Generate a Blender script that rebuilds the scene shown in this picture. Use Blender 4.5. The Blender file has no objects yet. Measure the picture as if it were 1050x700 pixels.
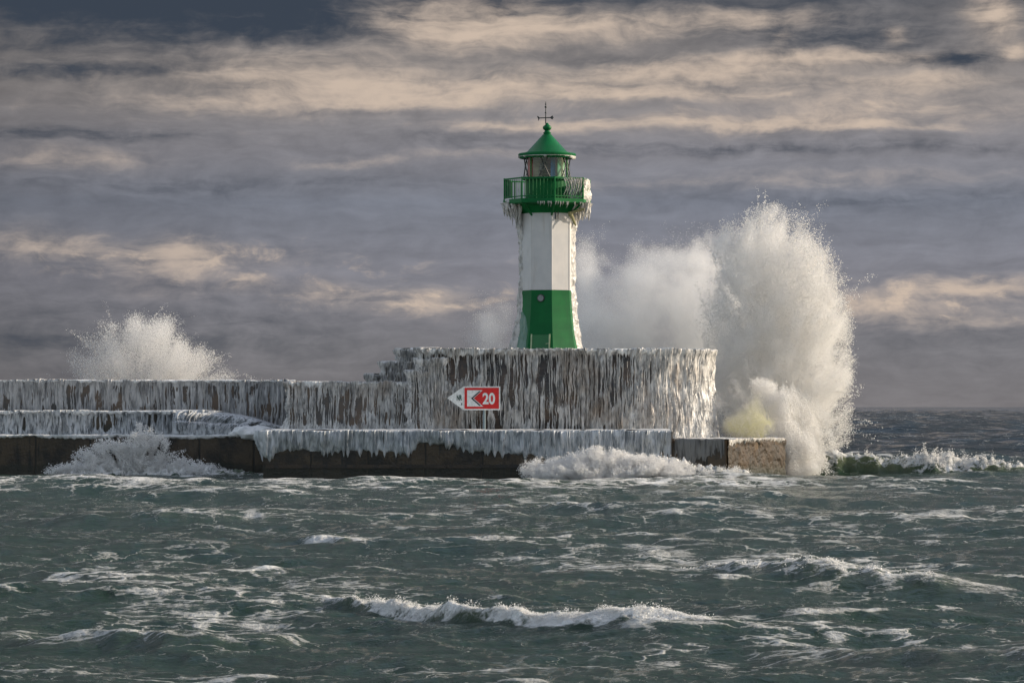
import bpy, bmesh, math, random
import numpy as np
from mathutils import Vector, Matrix

SC = bpy.context.scene
COL = SC.collection
R = math.radians
rng = np.random.default_rng(7)
random.seed(7)

# ------------------------------------------------------------------ camera frame
F = 3600.0            # focal length in photo pixels (1050 wide)
H = 2.95              # eye height above mean water
HZ = 416.0            # photo row of the horizon
def X_(px, Y): return (px - 525.0) * Y / F
def Z_(py, Y): return H + (HZ - py) * Y / F
def YW(py): return H * F / (py - HZ)      # distance of the mean water seen on a row

cam = bpy.data.cameras.new('camera')
cam.sensor_width = 36.0
cam.lens = 36.0 * F / 1050.0
cam.shift_y = (HZ - 350.0) / 1050.0
cam.clip_start = 0.5
cam.clip_end = 30000
camo = bpy.data.objects.new('camera', cam)
COL.objects.link(camo)
camo.location = (0, 0, H)
camo.rotation_euler = (R(90), 0, 0)
SC.camera = camo

# ------------------------------------------------------------------ noise
_perm = np.random.default_rng(11).permutation(256).astype(np.int32)
_perm = np.concatenate([_perm, _perm, _perm])
_g3 = np.random.default_rng(12).normal(size=(256, 3))
_g3 /= np.linalg.norm(_g3, axis=1)[:, None]
_gx, _gy, _gz = (np.ascontiguousarray(_g3[:, k], dtype=np.float32) for k in range(3))
def perlin(x, y, z=0.0):
    f4 = np.float32
    x, y, z = np.broadcast_arrays(np.asarray(x, f4), np.asarray(y, f4), np.asarray(z, f4))
    xi, yi, zi = np.floor(x), np.floor(y), np.floor(z)
    xf, yf, zf = x-xi, y-yi, z-zi
    xi = xi.astype(np.int32) & 255; yi = yi.astype(np.int32) & 255; zi = zi.astype(np.int32) & 255
    u = xf*xf*xf*(xf*(xf*6-15)+10); v = yf*yf*yf*(yf*(yf*6-15)+10); w = zf*zf*zf*(zf*(zf*6-15)+10)
    out = np.zeros(x.shape, f4)
    for dx in (0, 1):
        px = _perm[xi+dx]; wx = u if dx else 1-u; fx = xf-dx
        for dy in (0, 1):
            py = _perm[px+yi+dy]; wxy = wx*(v if dy else 1-v); fy = yf-dy
            for dz in (0, 1):
                h = _perm[py+zi+dz]
                out += wxy*(w if dz else 1-w)*(_gx[h]*fx + _gy[h]*fy + _gz[h]*(zf-dz))
    return out*1.5
def fbm(x, y, z=0.0, o=4, gain=0.5):
    a, s, f = 1.0, 0.0, 1.0
    for k in range(o):
        s = s + a*perlin(np.asarray(x)*f + 17.3*k, np.asarray(y)*f - 9.1*k, np.asarray(z)*f + 5.7*k)
        a *= gain; f *= 2.03
    return s
def sstep(a, b, x):
    t = np.clip((x-a)/(b-a), 0, 1)
    return t*t*(3-2*t)

# ------------------------------------------------------------------ materials
def newmat(name):
    m = bpy.data.materials.new(name); m.use_nodes = True
    nt = m.node_tree
    return m, nt, nt.nodes['Principled BSDF']
def nd(nt, t, **kw):
    n = nt.nodes.new(t)
    for k, v in kw.items():
        if k.startswith('i_'):
            n.inputs[k[2:]].default_value = v
        else:
            setattr(n, k, v)
    return n
def val(nt, x, sock):
    if hasattr(x, 'is_output'): nt.links.new(x, sock)
    else: sock.default_value = x
def mth(nt, op, a, b=None, c=None, clamp=False):
    n = nt.nodes.new('ShaderNodeMath'); n.operation = op; n.use_clamp = clamp
    val(nt, a, n.inputs[0])
    if b is not None: val(nt, b, n.inputs[1])
    if c is not None: val(nt, c, n.inputs[2])
    return n.outputs[0]
def mixc(nt, f, a, b):
    n = nt.nodes.new('ShaderNodeMix'); n.data_type = 'RGBA'
    val(nt, f, n.inputs[0])
    for s, x in ((n.inputs[6], a), (n.inputs[7], b)):
        if hasattr(x, 'is_output'): nt.links.new(x, s)
        else: s.default_value = (*x, 1) if len(x) == 3 else x
    return n.outputs[2]
def remap(nt, x, a, b, c=0.0, d=1.0, smooth=True):
    n = nt.nodes.new('ShaderNodeMapRange')
    if smooth: n.interpolation_type = 'SMOOTHSTEP'
    val(nt, x, n.inputs['Value'])
    n.inputs['From Min'].default_value = a; n.inputs['From Max'].default_value = b
    n.inputs['To Min'].default_value = c; n.inputs['To Max'].default_value = d
    return n.outputs['Result']
def coords(nt, scale=(1, 1, 1), loc=(0, 0, 0), rot=(0, 0, 0)):
    tc = nt.nodes.new('ShaderNodeTexCoord')
    mp = nt.nodes.new('ShaderNodeMapping')
    mp.inputs['Scale'].default_value = scale; mp.inputs['Location'].default_value = loc; mp.inputs['Rotation'].default_value = rot
    nt.links.new(tc.outputs['Object'], mp.inputs['Vector'])
    return mp.outputs['Vector']
def noise(nt, vec, scale, detail=4, rough=0.55, dist=0.0):
    n = nt.nodes.new('ShaderNodeTexNoise')
    nt.links.new(vec, n.inputs['Vector'])
    n.inputs['Scale'].default_value = scale; n.inputs['Detail'].default_value = detail
    n.inputs['Roughness'].default_value = rough; n.inputs['Distortion'].default_value = dist
    return n.outputs['Fac']
def bump(nt, h, strength, dist, bs):
    n = nt.nodes.new('ShaderNodeBump')
    n.inputs['Strength'].default_value = strength; n.inputs['Distance'].default_value = dist
    nt.links.new(h, n.inputs['Height']); nt.links.new(n.outputs['Normal'], bs.inputs['Normal'])
    return n

def mat_paint(name, col, col2, rough=0.4, dirt=(0.1, 0.1, 0.09), dirt_amt=0.35, spec=0.5):
    m, nt, b = newmat(name)
    v = coords(nt)
    n1 = noise(nt, v, 1.3, 5, 0.6)
    vs = coords(nt, (6, 6, 0.5))
    n2 = noise(nt, vs, 1.0, 4, 0.6)
    c = mixc(nt, remap(nt, n1, 0.35, 0.7), col, col2)
    f = mth(nt, 'MULTIPLY', remap(nt, n2, 0.55, 0.8), dirt_amt)
    c = mixc(nt, f, c, dirt)
    nt.links.new(c, b.inputs['Base Color'])
    b.inputs['Roughness'].default_value = rough
    b.inputs['Specular IOR Level'].default_value = spec
    bump(nt, n2, 0.15, 0.01, b)
    return m
def mat_ice(name, base=(0.74, 0.75, 0.75), clear=(0.30, 0.33, 0.35), amt=0.55, rough=0.32, sss=0.0, vs=(5, 5, 0.8), dirt=None):
    m, nt, b = newmat(name)
    n1 = noise(nt, coords(nt, vs), 1.0, 5, 0.6)
    n2 = noise(nt, coords(nt), 7.0, 4, 0.6)
    f = mth(nt, 'MULTIPLY', remap(nt, n1, 0.42, 0.66), amt)
    c = mixc(nt, f, base, clear)
    if dirt:
        n3 = noise(nt, coords(nt, (1, 1, 0.6)), 0.6, 4, 0.6)
        c = mixc(nt, mth(nt, 'MULTIPLY', remap(nt, n3, 0.5, 0.72), 0.6), c, dirt)
    nt.links.new(c, b.inputs['Base Color'])
    b.inputs['Roughness'].default_value = rough
    b.inputs['IOR'].default_value = 1.31
    if sss:
        b.inputs['Subsurface Weight'].default_value = sss
        b.inputs['Subsurface Radius'].default_value = (0.06, 0.08, 0.1)
        b.inputs['Subsurface Scale'].default_value = 1.0
    bump(nt, n2, 0.4, 0.03, b)
    return m
def mat_stone(name, c1, c2, c3, rough=0.45, brick=False, spec=0.4, joints=0.0):
    m, nt, b = newmat(name)
    v = coords(nt)
    n1 = noise(nt, v, 0.7, 6, 0.65)
    n2 = noise(nt, coords(nt, (4, 4, 0.7)), 1.0, 5, 0.6)
    n3 = noise(nt, v, 9.0, 4, 0.6)
    c = mixc(nt, remap(nt, n1, 0.36, 0.58), c1, c2)
    c = mixc(nt, remap(nt, n2, 0.5, 0.7), c, c3)
    h = n3
    if brick:
        bt = nt.nodes.new('ShaderNodeTexBrick')
        at = nt.nodes.new('ShaderNodeUVMap')
        nt.links.new(at.outputs['UV'], bt.inputs['Vector'])
        bt.inputs['Scale'].default_value = 1.0
        bt.inputs['Brick Width'].default_value = 0.62; bt.inputs['Row Height'].default_value = 0.3
        bt.inputs['Mortar Size'].default_value = 0.025; bt.inputs['Mortar Smooth'].default_value = 0.3
        bt.inputs['Color1'].default_value = (0.75, 0.75, 0.75, 1); bt.inputs['Color2'].default_value = (1.25, 1.25, 1.25, 1)
        bt.inputs['Mortar'].default_value = (1.5, 1.5, 1.5, 1)
        mx = nt.nodes.new('ShaderNodeMix'); mx.data_type = 'RGBA'; mx.blend_type = 'MULTIPLY'
        mx.inputs[0].default_value = 1.0
        nt.links.new(c, mx.inputs[6]); nt.links.new(bt.outputs['Color'], mx.inputs[7])
        c = mx.outputs[2]
        h = mth(nt, 'SUBTRACT', n3, mth(nt, 'MULTIPLY', bt.outputs['Fac'], 0.8))
    if joints:
        sx_ = nd(nt, 'ShaderNodeSeparateXYZ'); nt.links.new(v, sx_.inputs[0])
        jt = mth(nt, 'ABSOLUTE', mth(nt, 'SUBTRACT', mth(nt, 'FRACT', mth(nt, 'DIVIDE', mth(nt, 'MULTIPLY_ADD', n3, 0.06, sx_.outputs[0]), joints)), 0.5))
        jm = remap(nt, jt, 0.012, 0.022, 1.0, 0.0)
        c = mixc(nt, mth(nt, 'MULTIPLY', jm, 0.8), c, (0.004, 0.004, 0.004))
        band = remap(nt, mth(nt, 'MULTIPLY_ADD', n1, 0.5, sx_.outputs[2]), 0.85, 0.65)
        c = mixc(nt, mth(nt, 'MULTIPLY', band, 0.7), c, (0.012, 0.014, 0.009))      # weed up to the tide mark
        h = mth(nt, 'SUBTRACT', mth(nt, 'MULTIPLY_ADD', n1, 1.5, n3), jm)
    nt.links.new(c, b.inputs['Base Color'])
    b.inputs['Roughness'].default_value = rough
    b.inputs['Specular IOR Level'].default_value = spec
    bump(nt, h, 0.6, 0.04, b)
    return m
def mat_plain(name, col, rough=0.5, metal=0.0):
    m, nt, b = newmat(name)
    n1 = noise(nt, coords(nt), 14.0, 4, 0.6)
    c = mixc(nt, remap(nt, n1, 0.3, 0.75), tuple(x*0.8 for x in col), tuple(min(1, x*1.12) for x in col))
    nt.links.new(c, b.inputs['Base Color'])
    b.inputs['Roughness'].default_value = rough; b.inputs['Metallic'].default_value = metal
    return m
def mat_spray(name, col=(0.9, 0.9, 0.9), trans=0.5):
    m, nt, b = newmat(name)
    out = nt.nodes['Material Output']
    d = nd(nt, 'ShaderNodeBsdfDiffuse'); t = nd(nt, 'ShaderNodeBsdfTranslucent'); mx = nd(nt, 'ShaderNodeMixShader')
    n1 = noise(nt, coords(nt), 0.9, 2, 0.5)
    c = mixc(nt, n1, col, tuple(x*0.95 for x in col))
    nt.links.new(c, d.inputs['Color']); nt.links.new(c, t.inputs['Color'])
    mx.inputs[0].default_value = trans
    nt.links.new(d.outputs[0], mx.inputs[1]); nt.links.new(t.outputs[0], mx.inputs[2])
    nt.links.new(mx.outputs[0], out.inputs['Surface'])
    nt.nodes.remove(b)
    return m

M = {}
M['white'] = mat_paint('white_paint', (0.58, 0.57, 0.56), (0.51, 0.51, 0.51), 0.45, (0.36, 0.30, 0.24), 0.5)
M['green'] = mat_paint('green_paint', (0.002, 0.105, 0.028), (0.004, 0.135, 0.034), 0.45, (0.012, 0.075, 0.032), 0.5, 0.16)
M['green_roof'] = mat_paint('green_roof_paint', (0.003, 0.125, 0.036), (0.004, 0.10, 0.03), 0.4, (0.02, 0.08, 0.04), 0.4, 0.2)
M['pale_trim'] = mat_plain('pale_trim', (0.42, 0.52, 0.30), 0.5)
M['dark_metal'] = mat_plain('dark_metal', (0.035, 0.04, 0.04), 0.5)
M['rust'] = mat_plain('rusty_metal', (0.30, 0.27, 0.12), 0.6)
M['ice'] = mat_ice('wall_ice', (0.66, 0.645, 0.62), (0.13, 0.135, 0.14), 0.78, vs=(9, 9, 2.6), dirt=(0.30, 0.215, 0.145))
M['ice_grey'] = mat_ice('grey_ice', (0.54, 0.53, 0.52), (0.13, 0.132, 0.14), 0.85, vs=(9, 9, 0.7))
M['ice_white'] = mat_ice('rime_ice', (0.78, 0.78, 0.77), (0.45, 0.47, 0.48), 0.5)
M['ice_cap'] = mat_ice('cap_ice', (0.56, 0.58, 0.60), (0.15, 0.17, 0.185), 0.8, vs=(6, 6, 1.4))
M['ice_step'] = mat_ice('step_ice', (0.54, 0.555, 0.57), (0.08, 0.09, 0.098), 0.9, vs=(8, 8, 2.4), rough=0.45)
M['ice_dark'] = mat_ice('clear_ice', (0.17, 0.172, 0.172), (0.035, 0.035, 0.036), 0.9, vs=(9, 9, 0.8))
M['ice_tower'] = mat_ice('tower_ice', (0.58, 0.565, 0.54), (0.24, 0.24, 0.23), 0.75, vs=(9, 9, 3))
M['ice_thin'] = mat_ice('thin_ice', (0.14, 0.24, 0.19), (0.03, 0.13, 0.07), 0.6, rough=0.2)
M['stone'] = mat_stone('dark_stone', (0.045, 0.043, 0.042), (0.085, 0.060, 0.043), (0.030, 0.032, 0.035), 0.4, brick=True)
M['quay'] = mat_stone('wet_concrete', (0.012, 0.010, 0.008), (0.062, 0.043, 0.025), (0.007, 0.007, 0.007), 0.36, spec=0.4, joints=2.3)
M['quay_end'] = mat_stone('brown_concrete', (0.050, 0.030, 0.015), (0.10, 0.064, 0.034), (0.022, 0.015, 0.010), 0.5, spec=0.25)
M['spray'] = mat_spray('spray_water', (0.985, 0.98, 0.97))
M['spray_mist'] = mat_spray('mist_water', (0.93, 0.92, 0.90))

# ------------------------------------------------------------------ mesh helpers
def link(name, me, mat=None, parent=None):
    o = bpy.data.objects.new(name, me)
    COL.objects.link(o)
    if mat is not None: me.materials.append(mat)
    if parent is not None: o.parent = parent
    return o
def mesh_from(name, verts, faces, mat=None, parent=None, smooth=True, attrs=None, uv=None):
    """verts (n,3), faces (m,k) arrays of one face size"""
    verts = np.asarray(verts, np.float32); faces = np.asarray(faces, np.int32)
    if parent is not None:
        verts = verts - np.array(parent.matrix_basis.translation if parent.parent is None else parent.matrix_basis.translation, np.float32)
    me = bpy.data.meshes.new(name)
    k = faces.shape[1]
    me.vertices.add(len(verts)); me.loops.add(faces.size); me.polygons.add(len(faces))
    me.vertices.foreach_set('co', verts.ravel())
    me.loops.foreach_set('vertex_index', faces.ravel())
    me.polygons.foreach_set('loop_start', np.arange(0, faces.size, k, dtype=np.int32))
    me.update(calc_edges=True)
    if smooth: me.polygons.foreach_set('use_smooth', np.ones(len(faces), bool))
    for an, av in (attrs or {}).items():
        a = me.attributes.new(an, 'FLOAT', 'POINT'); a.data.foreach_set('value', np.asarray(av, np.float32))
    if uv is not None:
        l = me.uv_layers.new(name='UVMap'); l.data.foreach_set('uv', np.asarray(uv, np.float32)[faces.ravel()].ravel())
    return link(name, me, mat, parent)
def grid_faces(nr, nc, wrap=False):
    i = np.arange(nr*nc).reshape(nr, nc)
    if wrap: i = np.concatenate([i, i[:, :1]], 1)
    return np.stack([i[:-1, :-1], i[:-1, 1:], i[1:, 1:], i[1:, :-1]], -1).reshape(-1, 4)

class MB:
    """collects simple solids into one mesh"""
    def __init__(s): s.bm = bmesh.new()
    def box(s, lo, hi, bevel=0.0):
        vs = [s.bm.verts.new((x, y, z)) for z in (lo[2], hi[2]) for y in (lo[1], hi[1]) for x in (lo[0], hi[0])]
        fs = [(0, 2, 3, 1), (4, 5, 7, 6), (0, 1, 5, 4), (2, 6, 7, 3), (0, 4, 6, 2), (1, 3, 7, 5)]
        fl = [s.bm.faces.new([vs[i] for i in f]) for f in fs]
        if bevel:
            es = list({e for f in fl for e in f.edges})
            bmesh.ops.bevel(s.bm, geom=es, offset=bevel, segments=2, affect='EDGES', profile=0.6)
        return s
    def prism(s, poly, z0, z1):
        a = [s.bm.verts.new((x, y, z0)) for x, y in poly]; b = [s.bm.verts.new((x, y, z1)) for x, y in poly]
        n = len(poly)
        s.bm.faces.new(list(reversed(a))); s.bm.faces.new(b)
        for i in range(n):
            j = (i+1) % n
            s.bm.faces.new((a[i], a[j], b[j], b[i]))
        return s
    def plate(s, poly, y0, y1):
        """polygon in x,z extruded along y"""
        a = [s.bm.verts.new((x, y0, z)) for x, z in poly]; b = [s.bm.verts.new((x, y1, z)) for x, z in poly]
        n = len(poly)
        s.bm.faces.new(a); s.bm.faces.new(list(reversed(b)))
        for i in range(n):
            j = (i+1) % n
            s.bm.faces.new((a[j], a[i], b[i], b[j]))
        return s
    def tube(s, p, q, r0, r1=None, n=8):
        r1 = r0 if r1 is None else r1
        p, q = Vector(p), Vector(q); d = (q-p).normalized()
        u = d.orthogonal().normalized(); v = d.cross(u)
        ra, rb = [], []
        for i in range(n):
            t = 2*math.pi*i/n
            o = u*math.cos(t) + v*math.sin(t)
            ra.append(s.bm.verts.new(p + o*r0)); rb.append(s.bm.verts.new(q + o*r1))
        for i in range(n):
            j = (i+1) % n
            s.bm.faces.new((ra[i], ra[j], rb[j], rb[i]))
        s.bm.faces.new(list(reversed(ra))); s.bm.faces.new(rb)
        return s
    def lathe(s, cx, cy, prof, n=48, a0=0.0, cap=True):
        rings = []
        for r, z in prof:
            rings.append([s.bm.verts.new((cx + r*math.sin(a0 + 2*math.pi*i/n), cy - r*math.cos(a0 + 2*math.pi*i/n), z)) for i in range(n)])
        for A, B in zip(rings[:-1], rings[1:]):
            for i in range(n):
                j = (i+1) % n
                s.bm.faces.new((A[i], A[j], B[j], B[i]))
        if cap:
            s.bm.faces.new(list(reversed(rings[0]))); s.bm.faces.new(rings[-1])
        return s
    def ball(s, c, r, seg=12):
        bmesh.ops.create_uvsphere(s.bm, u_segments=seg, v_segments=seg//2+2, radius=r, matrix=Matrix.Translation(c))
        return s
    def build(s, name, mat, parent=None, smooth=False, bevel=0.0, angle=35):
        if bevel:
            es = [e for e in s.bm.edges if len(e.link_faces) == 2 and e.calc_face_angle(0) > R(angle)]
            bmesh.ops.bevel(s.bm, geom=es, offset=bevel, segments=2, affect='EDGES', profile=0.6)
        bmesh.ops.recalc_face_normals(s.bm, faces=s.bm.faces)
        me = bpy.data.meshes.new(name)
        if parent is not None:
            bmesh.ops.translate(s.bm, vec=-parent.matrix_basis.translation, verts=s.bm.verts)
        s.bm.to_mesh(me); s.bm.free()
        if smooth:
            me.polygons.foreach_set('use_smooth', np.ones(len(me.polygons), bool))
            me.set_sharp_from_angle(angle=R(angle))
        return link(name, me, mat, parent)

def tag(o, label, cat, group=None, kind=None):
    if label: o['label'] = label
    if cat: o['category'] = cat
    if group: o['group'] = group
    if kind: o['kind'] = kind
    return o
def empty(name, loc):
    o = bpy.data.objects.new(name, None); COL.objects.link(o); o.location = loc; o.empty_display_size = 0.3
    return o
# parts are given in world coordinates; thing empties keep rotation 0 and parts sit at the empty; sub-parts sit on a part at zero offset
def sub(o, part):
    """re-parent a freshly built mesh (child of the thing) under a part of the same thing"""
    o.parent = part
    return o

# ------------------------------------------------------------------ ice sheets
def dense_path(pts, step):
    pts = np.asarray(pts, float)
    seg = np.linalg.norm(np.diff(pts, axis=0), axis=1); cum = np.concatenate([[0], np.cumsum(seg)])
    n = max(4, int(cum[-1]/step))
    s = np.linspace(0, cum[-1], n)
    x = np.interp(s, cum, pts[:, 0]); y = np.interp(s, cum, pts[:, 1])
    # smoothed outward normal (path runs with the outside on its right)
    k = max(1, int(0.12/step))
    pad = lambda a: np.concatenate([np.full(k, a[0]), a, np.full(k, a[-1])])
    sm = lambda a: np.convolve(pad(a), np.ones(2*k+1)/(2*k+1), 'valid')
    xs, ys = sm(x), sm(y)
    tx = np.gradient(xs); ty = np.gradient(ys); L = np.hypot(tx, ty) + 1e-9
    return s, xs, ys, ty/L, -tx/L
def strands(s, z, seed, f1=5.0, f2=11.0):
    wob = 0.05*perlin(s*0.9, z*1.3, seed) + 0.03*perlin(s*3.0, z*4.0, seed+3.3)
    ss = s + wob
    brk = np.clip(0.9 + 0.8*perlin(s*2.1, z*0.6, seed+20), 0.25, 1.15)
    brk2 = np.clip(0.85 + 1.0*perlin(s*5.0, z*1.2, seed+31), 0.15, 1.2)
    r1 = 1-np.abs(perlin(ss*f1, z*0.28, seed+1.7))*1.9
    r2 = 1-np.abs(perlin(ss*f2, z*0.55, seed+9.1))*1.9
    return np.clip(r1, 0, 1)*brk, np.clip(r2, 0, 1)*brk2
def ice_wall(name, path, z0, z1, parent, mat, seed=1.0, step=0.022, zstep=0.035, cap=0.5, a1=0.16, a2=0.09, a3=0.10, base=-0.07,
             capthick=0.08, flare=None, smooth_end=None, bottom=0.0, f1=10.0, f2=24.0, wavy_top=0.05):
    s, x, y, nx, ny = dense_path(path, step)
    ncap = 9
    nz = int((z1-z0)/zstep)+2
    tc = np.linspace(-1, 0, ncap+1)[:-1]
    zz = np.linspace(z1, z0, nz)
    S, Zr = np.meshgrid(s, np.concatenate([np.full(ncap, z1), zz]))
    inn = np.concatenate([tc*cap, np.zeros(nz)])[:, None]*np.ones_like(S)
    r1, r2 = strands(S, Zr, seed, f1, f2)
    patch = fbm(S*0.55, Zr*0.6, seed+4.0, 3)
    patch2 = fbm(S*2.2, Zr*1.3, seed+6.0, 3)
    calm = 1.0 if smooth_end is None else 1-0.55*sstep(smooth_end[0], smooth_end[1], S)
    d = base + (a1*r1**2.2 + a2*r2**2.5 + 0.05*patch2)*calm + a3*patch + (1-calm)*0.10
    depth = z1 - Zr
    capm = 1 - sstep(0.0, 0.28, depth)
    d = d + capthick*capm
    if bottom: d = d + bottom*(1-sstep(0.0, 0.35, Zr-z0))
    if flare is not None: d = d + flare(S, Zr)
    top = np.maximum(0.02, 0.05 + wavy_top*(patch + patch2) + 0.03*r1)
    dz = np.where(inn < 0, top*np.sqrt(np.clip(1-(inn/cap+0.15).clip(0, 1)**2, 0, 1)), top*(1-sstep(0, 0.12, depth)))
    dn = np.where(inn < 0, inn + np.maximum(d, 0.02)*sstep(-0.2, 0.0, inn/cap), d)
    # round the shoulder
    dn = np.where((inn >= 0) & (depth < 0.06), np.maximum(dn, 0.015), dn)
    V = np.stack([x[None]*1 + nx[None]*dn, y[None] + ny[None]*dn, Zr + dz], -1)
    return mesh_from(name, V.reshape(-1, 3), grid_faces(*S.shape)[:, ::-1], mat, parent)
def ice_fringe(name, path, ztop, lenf, parent, mat, seed=2.0, step=0.022, nv=26, cap=0.9, thick=0.14, spike=0.5, f1=5.0, lumps=1.0):
    """curtain hanging over an edge with a ragged lower rim; lenf(s) is the mean length"""
    s, x, y, nx, ny = dense_path(path, step)
    base = lenf(s)
    spk = np.zeros_like(s)
    r = np.random.default_rng(int(seed*100))
    for _ in range(int(s[-1]*7)):
        c = r.uniform(0, s[-1]); w = r.uniform(0.04, 0.11); L = r.uniform(0.12, 1.0)**1.6
        spk = np.maximum(spk, L*np.clip(1-np.abs(s-c)/w, 0, 1)**0.8)
    Lh = base*(1 + 0.35*fbm(s*0.5, 0*s, seed, 3)) + spike*spk*np.clip(base, 0.05, 1) + 0.05*perlin(s*5, 0*s, seed)
    Lh = np.maximum(Lh, 0.03)
    ncap = 12
    t = np.linspace(0, 1, nv)
    S, T = np.meshgrid(s, np.concatenate([np.zeros(ncap), t]))
    inn = np.concatenate([np.linspace(-1, 0, ncap+1)[:-1]*cap, np.zeros(nv)])[:, None]*np.ones_like(S)
    Zd = T*Lh[None]
    r1, r2 = strands(S, -Zd, seed, f1, f1*2.1)
    prof = np.sqrt(np.clip(1-T**2.2, 0, 1))
    ptc = fbm(S*1.1, Zd*0.8, seed+2, 3)
    d = (0.03 + thick*(0.35 + 0.7*r1**1.5 + 0.35*r2**2 + 0.85*ptc))*prof - 0.03*(1-prof)
    lump = lumps*0.06 + lumps*0.05*fbm(S*0.8, inn*1.5, seed+5, 3) + lumps*0.03*perlin(S*4, inn*5, seed)
    V = np.stack([x[None] + nx[None]*np.where(inn < 0, inn + d*sstep(-0.25, 0, inn/cap), d),
                  y[None] + ny[None]*np.where(inn < 0, inn + d*sstep(-0.25, 0, inn/cap), d),
                  ztop + np.where(inn < 0, np.maximum(lump, 0.015), lump*np.clip(1-Zd/0.15, 0, 1) - Zd)], -1)
    return mesh_from(name, V.reshape(-1, 3), grid_faces(*S.shape)[:, ::-1], mat, parent)

# ================================================================== THE MOLE
ZQ = 1.95      # top of the main quay
ZE = 1.60      # top of the low end of the quay
# main quay
quay = tag(empty('quay_platform', (0, 146, 0)), 'dark concrete quay under the lighthouse wall with a thick hanging ice fringe', 'quay')
MB().prism([(-10.0, 141.0), (6.45, 141.0), (6.45, 156), (-10.0, 156)], -3, ZQ-0.05).build('quay_body', M['quay'], quay, bevel=0.05)
ledge = MB()
for i in range(9):
    x0 = -9.9 + i*1.82
    ledge.box((x0, 140.93, 0.45), (x0+1.80, 141.06, 0.60))
ledge.build('tide_ledge', mat_stone('tide_concrete', (0.05, 0.036, 0.025), (0.03, 0.024, 0.018), (0.02, 0.02, 0.02), 0.5), quay)
def qlen(s):
    px = 525 + F*(-10.0 + s - 0.9)/141.0     # the path starts 0.9 m up the left side
    return np.interp(px, [260, 275, 300, 330, 380, 415, 430, 455, 480, 540, 570, 620, 660, 690],
                         [0.55, 0.80, 0.75, 0.85, 0.80, 0.85, 0.45, 0.50, 0.75, 0.85, 1.15, 1.35, 1.25, 1.05])
ice_fringe('ice_fringe', [(-10.0, 141.9), (-10.0, 141.0), (6.42, 141.0)], ZQ-0.05, qlen, quay, M['ice_cap'], seed=2.3, step=0.016, cap=1.6, thick=0.22, spike=0.42, f1=6.5)
# snowy icy sheet over the walkway
def ice_floor(name, x0, x1, y0, y1, z, parent, mat, seed, amp=0.05):
    nx, ny = int((x1-x0)/0.06), max(6, int((y1-y0)/0.12))
    Xg, Yg = np.meshgrid(np.linspace(x0, x1, nx), np.linspace(y0, y1, ny))
    Zg = z + amp*(fbm(Xg*0.9, Yg*0.9, seed, 4)+0.2)
    return mesh_from(name, np.stack([Xg, Yg, Zg], -1).reshape(-1, 3), grid_faces(ny, nx), mat, parent)
ice_floor('ice_sheet', -9.95, 6.4, 141.6, 146.4, ZQ+0.02, quay, M['ice_white'], 3.0)

# low end of the quay
qend = tag(empty('quay_end', (9, 146, 0)), 'low brown concrete end of the quay lit by the sun beside the big splash', 'quay')
EP = [(6.40, 141.03), (8.62, 141.03), (11.35, 146.4), (11.35, 156), (6.40, 156)]
MB().prism(EP, -3, ZE-0.04).build('quay_body', M['quay_end'], qend, bevel=0.06)
ice_fringe('ice_crust', [(6.5, 141.03), (8.55, 141.03)], ZE-0.04, lambda s: np.interp(s, [0, 1.4, 2.1], [1.05, 0.9, 0.75]), qend, M['ice_dark'], seed=5.1, cap=0.8, thick=0.07, spike=0.5)
def rough_face():
    p0, p1 = np.array([8.64, 141.05]), np.array([11.37, 146.42])
    u = np.linspace(0, 1, 150); z = np.linspace(-0.6, 1.57, 70)
    Ug, Zg = np.meshgrid(u, z); L = float(np.hypot(*(p1-p0))); n = np.array([p1[1]-p0[1], -(p1[0]-p0[0])])/L
    d = 0.05 + 0.07*fbm(Ug*L*0.9, Zg*1.4, 3.0, 4, 0.6) + 0.05*np.abs(perlin(Ug*L*2.3, Zg*3.0, 8.0))
    d = d - 0.16*sstep(0.15, 0.55, fbm(Ug*L*0.8, Zg*0.9, 12.0, 3))*sstep(0.9, 1.57, Zg) - 0.05*sstep(1.45, 1.57, Zg)
    V = np.stack([p0[0] + (p1[0]-p0[0])*Ug + n[0]*d, p0[1] + (p1[1]-p0[1])*Ug + n[1]*d, Zg], -1)
    return V.reshape(-1, 3), Zg.shape
V, sh = rough_face()
em, nt, b = newmat('stained_concrete')
n1 = noise(nt, coords(nt, (1, 1, 1)), 1.6, 7, 0.68, 0.4); n2 = noise(nt, coords(nt, (5, 5, 0.6)), 1.0, 5, 0.6); n3 = noise(nt, coords(nt), 11.0, 5, 0.65)
c_ = mixc(nt, remap(nt, n1, 0.36, 0.62), (0.017, 0.0115, 0.0065), (0.064, 0.040, 0.021))
c_ = mixc(nt, remap(nt, n2, 0.48, 0.66), c_, (0.022, 0.017, 0.011))
sz = nd(nt, 'ShaderNodeSeparateXYZ'); nt.links.new(coords(nt), sz.inputs[0])
tide = remap(nt, mth(nt, 'ADD', sz.outputs[2], mth(nt, 'MULTIPLY', n1, 0.5)), 0.95, 0.45)
c_ = mixc(nt, tide, c_, (0.020, 0.022, 0.012))       # weed below the tide mark
nt.links.new(c_, b.inputs['Base Color']); b.inputs['Roughness'].default_value = 0.45; b.inputs['Specular IOR Level'].default_value = 0.3
bump(nt, mth(nt, 'ADD', n3, n1), 0.8, 0.08, b)
mesh_from('end_face', V, grid_faces(*sh), em, qend)
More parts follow.
